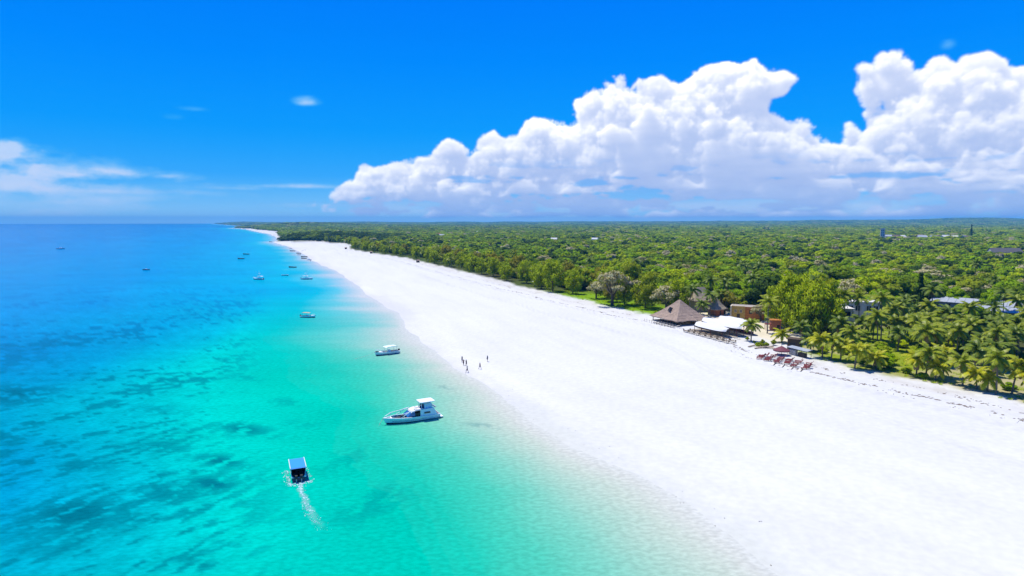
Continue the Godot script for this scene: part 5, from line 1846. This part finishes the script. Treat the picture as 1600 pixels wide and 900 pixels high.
	for i in 9:
		var p := Vector2(73.5, 190.5) + U * rng.randf_range(-6, 6) + V * rng.randf_range(0, 8)
		tree("terrace_shrub", "low dusty green shrub on the sandy terrace before the orange hut", "shrub", "shrubs on the sandy terrace", p.x, p.y, rounds[i % 6], trunks[i % 3], tones.olive if i % 2 else tones.needle, rng.randf_range(0.12, 0.24))

func litter() -> void:
	# the tide line: a broken band of dry weed along the upper beach
	rng.seed = 14
	var blob := Soup.new()
	for q in 6:
		var a0 := TAU * q / 6.0
		var a1 := TAU * (q + 1) / 6.0
		blob.tri(Vector3(0, 0.10, 0), Vector3(cos(a0), 0, sin(a0)) * (0.42 + 0.14 * sin(q * 2.0)), Vector3(cos(a1), 0, sin(a1)) * (0.42 + 0.14 * sin((q + 1) % 6 * 2.0)), Vector3.UP)
	var spots := []
	for line in [[-10.5, 1300, 1.0], [-5.0, 620, 0.9], [-13.0, 260, 0.6]]:
		for k in line[1]:
			var d := 90.0 * pow(7.5, rng.randf())
			var wob := 2.2 * lumps.get_noise_1d(d * 2.0 + line[0] * 30.0) + rng.randfn() * 0.55
			if fine.get_noise_1d(d * 1.6 + line[0] * 77.0) < -0.12 and rng.randf() < 0.85:
				continue
			var b: float = line[0] * (1.0 + d / 900.0) + wob
			spots.append([look(green_at, d) + b * 1.06, d, rng.randf_range(0.25, 0.95) * line[2]])
	for k in 36:
		var d := 60.0 * pow(3.0, rng.randf())
		spots.append([look(shore_at, d) + rng.randfn() * 2.5 + 3.0, d, rng.randf_range(0.10, 0.26)])
	var mm := MultiMesh.new()
	mm.transform_format = MultiMesh.TRANSFORM_3D
	mm.mesh = blob.mesh()
	mm.instance_count = spots.size()
	for i in spots.size():
		var p: Array = spots[i]
		var b := Basis(Vector3.UP, rng.randf() * TAU).scaled(Vector3(p[2], 0.8, p[2] * rng.randf_range(0.5, 1.3)))
		mm.set_instance_transform(i, Transform3D(b, ground(p[0], p[1]) + Vector3(0, 0.02, 0)))
	var o := MultiMeshInstance3D.new()
	o.name = "seaweed_line"
	o.multimesh = mm
	o.material_override = M.weed
	add_child(o)
	tag(o, "broken lines of dry brown seaweed along the upper beach", "seaweed", "", "stuff")
	# grass tufts in the grove
	var tuft := Soup.new()
	for q in 9:
		var a := q * 0.7
		tuft.tri(Vector3(cos(a) * 0.12, 0, sin(a) * 0.12), Vector3(cos(a + 0.6) * 0.16, 0, sin(a + 0.6) * 0.16), Vector3(cos(a) * 0.45, 0.42, sin(a) * 0.45), Vector3.UP)
	var g := MultiMesh.new()
	g.transform_format = MultiMesh.TRANSFORM_3D
	g.mesh = tuft.mesh()
	var at := []
	for k in 5200:
		var d := rng.randf_range(122, 345)
		var b := rng.randf_range(2, 75)
		var x := look(green_at, d) + b
		if d > 190 and d < 250 and x < 100:
			continue
		if fine.get_noise_2d(x * 1.5, d * 1.5) > -0.1:
			at.append(ground(x, d))
	g.instance_count = at.size()
	for i in at.size():
		var z := rng.randf_range(0.7, 2.0)
		g.set_instance_transform(i, Transform3D(Basis(Vector3.UP, rng.randf() * TAU).scaled(Vector3(z, z * 0.7, z)), at[i]))
	var go := MultiMeshInstance3D.new()
	go.name = "grass"
	go.multimesh = g
	go.material_override = tones.bright
	add_child(go)
	tag(go, "tufts of yellow-green grass under the palms and on the lawn", "grass", "", "stuff")

func make_materials() -> void:
	M.white_paint = paint(0.80, 0.80, 0.80, 0.35)
	M.deck_grey = paint(0.45, 0.47, 0.48, 0.6)
	M.navy = paint(0.012, 0.03, 0.09, 0.4)
	M.dark_seat = paint(0.03, 0.035, 0.045, 0.6)
	M.black = paint(0.012, 0.012, 0.014, 0.6)
	M.dark_glass = paint(0.02, 0.025, 0.03, 0.12)
	M.blue_glass = paint(0.03, 0.13, 0.32, 0.15)
	M.pale_blue = paint(0.42, 0.58, 0.74, 0.4)
	M.sky_blue = paint(0.02, 0.26, 0.66, 0.45)
	M.steel = paint(0.35, 0.36, 0.38, 0.35)
	M.rope = paint(0.55, 0.5, 0.4, 0.9)
	M.foam = paint(0.40, 0.60, 0.60, 0.9)
	M.wake = paint(0.42, 0.58, 0.58, 0.6, true)
	M.wake.transparency = BaseMaterial3D.TRANSPARENCY_ALPHA
	M.canvas = paint(0.62, 0.61, 0.60, 0.85)
	M.canvas_green = paint(0.62, 0.78, 0.68, 0.85)
	M.canvas_tan = paint(0.45, 0.36, 0.22, 0.85)
	M.wood = grain(paint(0.42, 0.30, 0.17, 0.7), 0.6, 0.8, 0.05)
	M.dark_wood = grain(paint(0.085, 0.06, 0.04, 0.7), 0.5, 0.8, 0.05)
	M.red_wood = paint(0.16, 0.022, 0.018, 0.6)
	M.red_pad = paint(0.20, 0.03, 0.026, 0.8)
	M.maroon = paint(0.15, 0.035, 0.045, 0.8)
	M.driftwood = paint(0.46, 0.36, 0.24, 0.85)
	M.reed = grain(paint(0.16, 0.10, 0.05, 0.9), 0.4, 0.6, 0.06, 0.0, Vector3(3, 0.4, 3))
	M.bark = grain(paint(0.14, 0.105, 0.075, 0.9), 0.5, 1.2, 0.04)
	M.palm_bark = grain(paint(0.27, 0.23, 0.18, 0.9), 0.55, 0.7, 0.05, 0.0, Vector3(0.5, 4, 0.5))
	M.dead_leaf = paint(0.30, 0.20, 0.09, 0.8, true)
	M.nut = paint(0.16, 0.17, 0.03, 0.5)
	M.thatch = grain(paint(0.60, 0.43, 0.315, 0.95, true), 0.55, 1.6, 0.05, 0.0, Vector3(2.0, 0.5, 2.0))
	M.thatch_pale = grain(paint(0.55, 0.45, 0.30, 0.95, true), 0.6, 1.6, 0.05, 0.0, Vector3(2.0, 0.5, 2.0))
	M.stone = grain(paint(0.48, 0.42, 0.33, 0.85), 0.7, 2.0, 0.05)
	M.ochre = grain(paint(0.60, 0.38, 0.08, 0.85), 0.75, 4.0, 0.02)
	M.orange = grain(paint(0.55, 0.20, 0.035, 0.85), 0.7, 4.0, 0.02)
	M.terracotta = grain(paint(0.45, 0.16, 0.07, 0.85), 0.75, 3.0, 0.03)
	M.cream = grain(paint(0.66, 0.55, 0.36, 0.85), 0.8, 4.0, 0.02)
	M.pink = grain(paint(0.52, 0.30, 0.22, 0.85), 0.8, 4.0, 0.02)
	M.white_wall = grain(paint(0.72, 0.67, 0.58, 0.8), 0.86, 5.0, 0.02)
	M.sheet_roof = grain(paint(0.42, 0.45, 0.47, 0.5), 0.8, 6.0, 0.02)
	M.grey_roof = grain(paint(0.13, 0.12, 0.12, 0.8), 0.6, 3.0, 0.04)
	M.brown_roof = grain(paint(0.22, 0.15, 0.10, 0.85), 0.6, 3.0, 0.04)
	M.weed = paint(0.20, 0.16, 0.12, 0.95)
	M.skin = paint(0.18, 0.09, 0.055, 0.6)
	M.dark_shirt = paint(0.02, 0.02, 0.025, 0.85)
	M.grey_shirt = paint(0.16, 0.16, 0.17, 0.85)
	M.sand = grain(paint(1, 1, 1, 0.95, true), 0.95, 14.0, 0.03, 4.0)
	M.sand.metallic_specular = 0.15
	var sea := paint(1, 1, 1, 0.16, true)
	sea.metallic_specular = 0.03
	grain(sea, 0.86, 11.0, 0.035, 22.0, Vector3(0.8, 1.0, 1.5))
	M.sea = sea
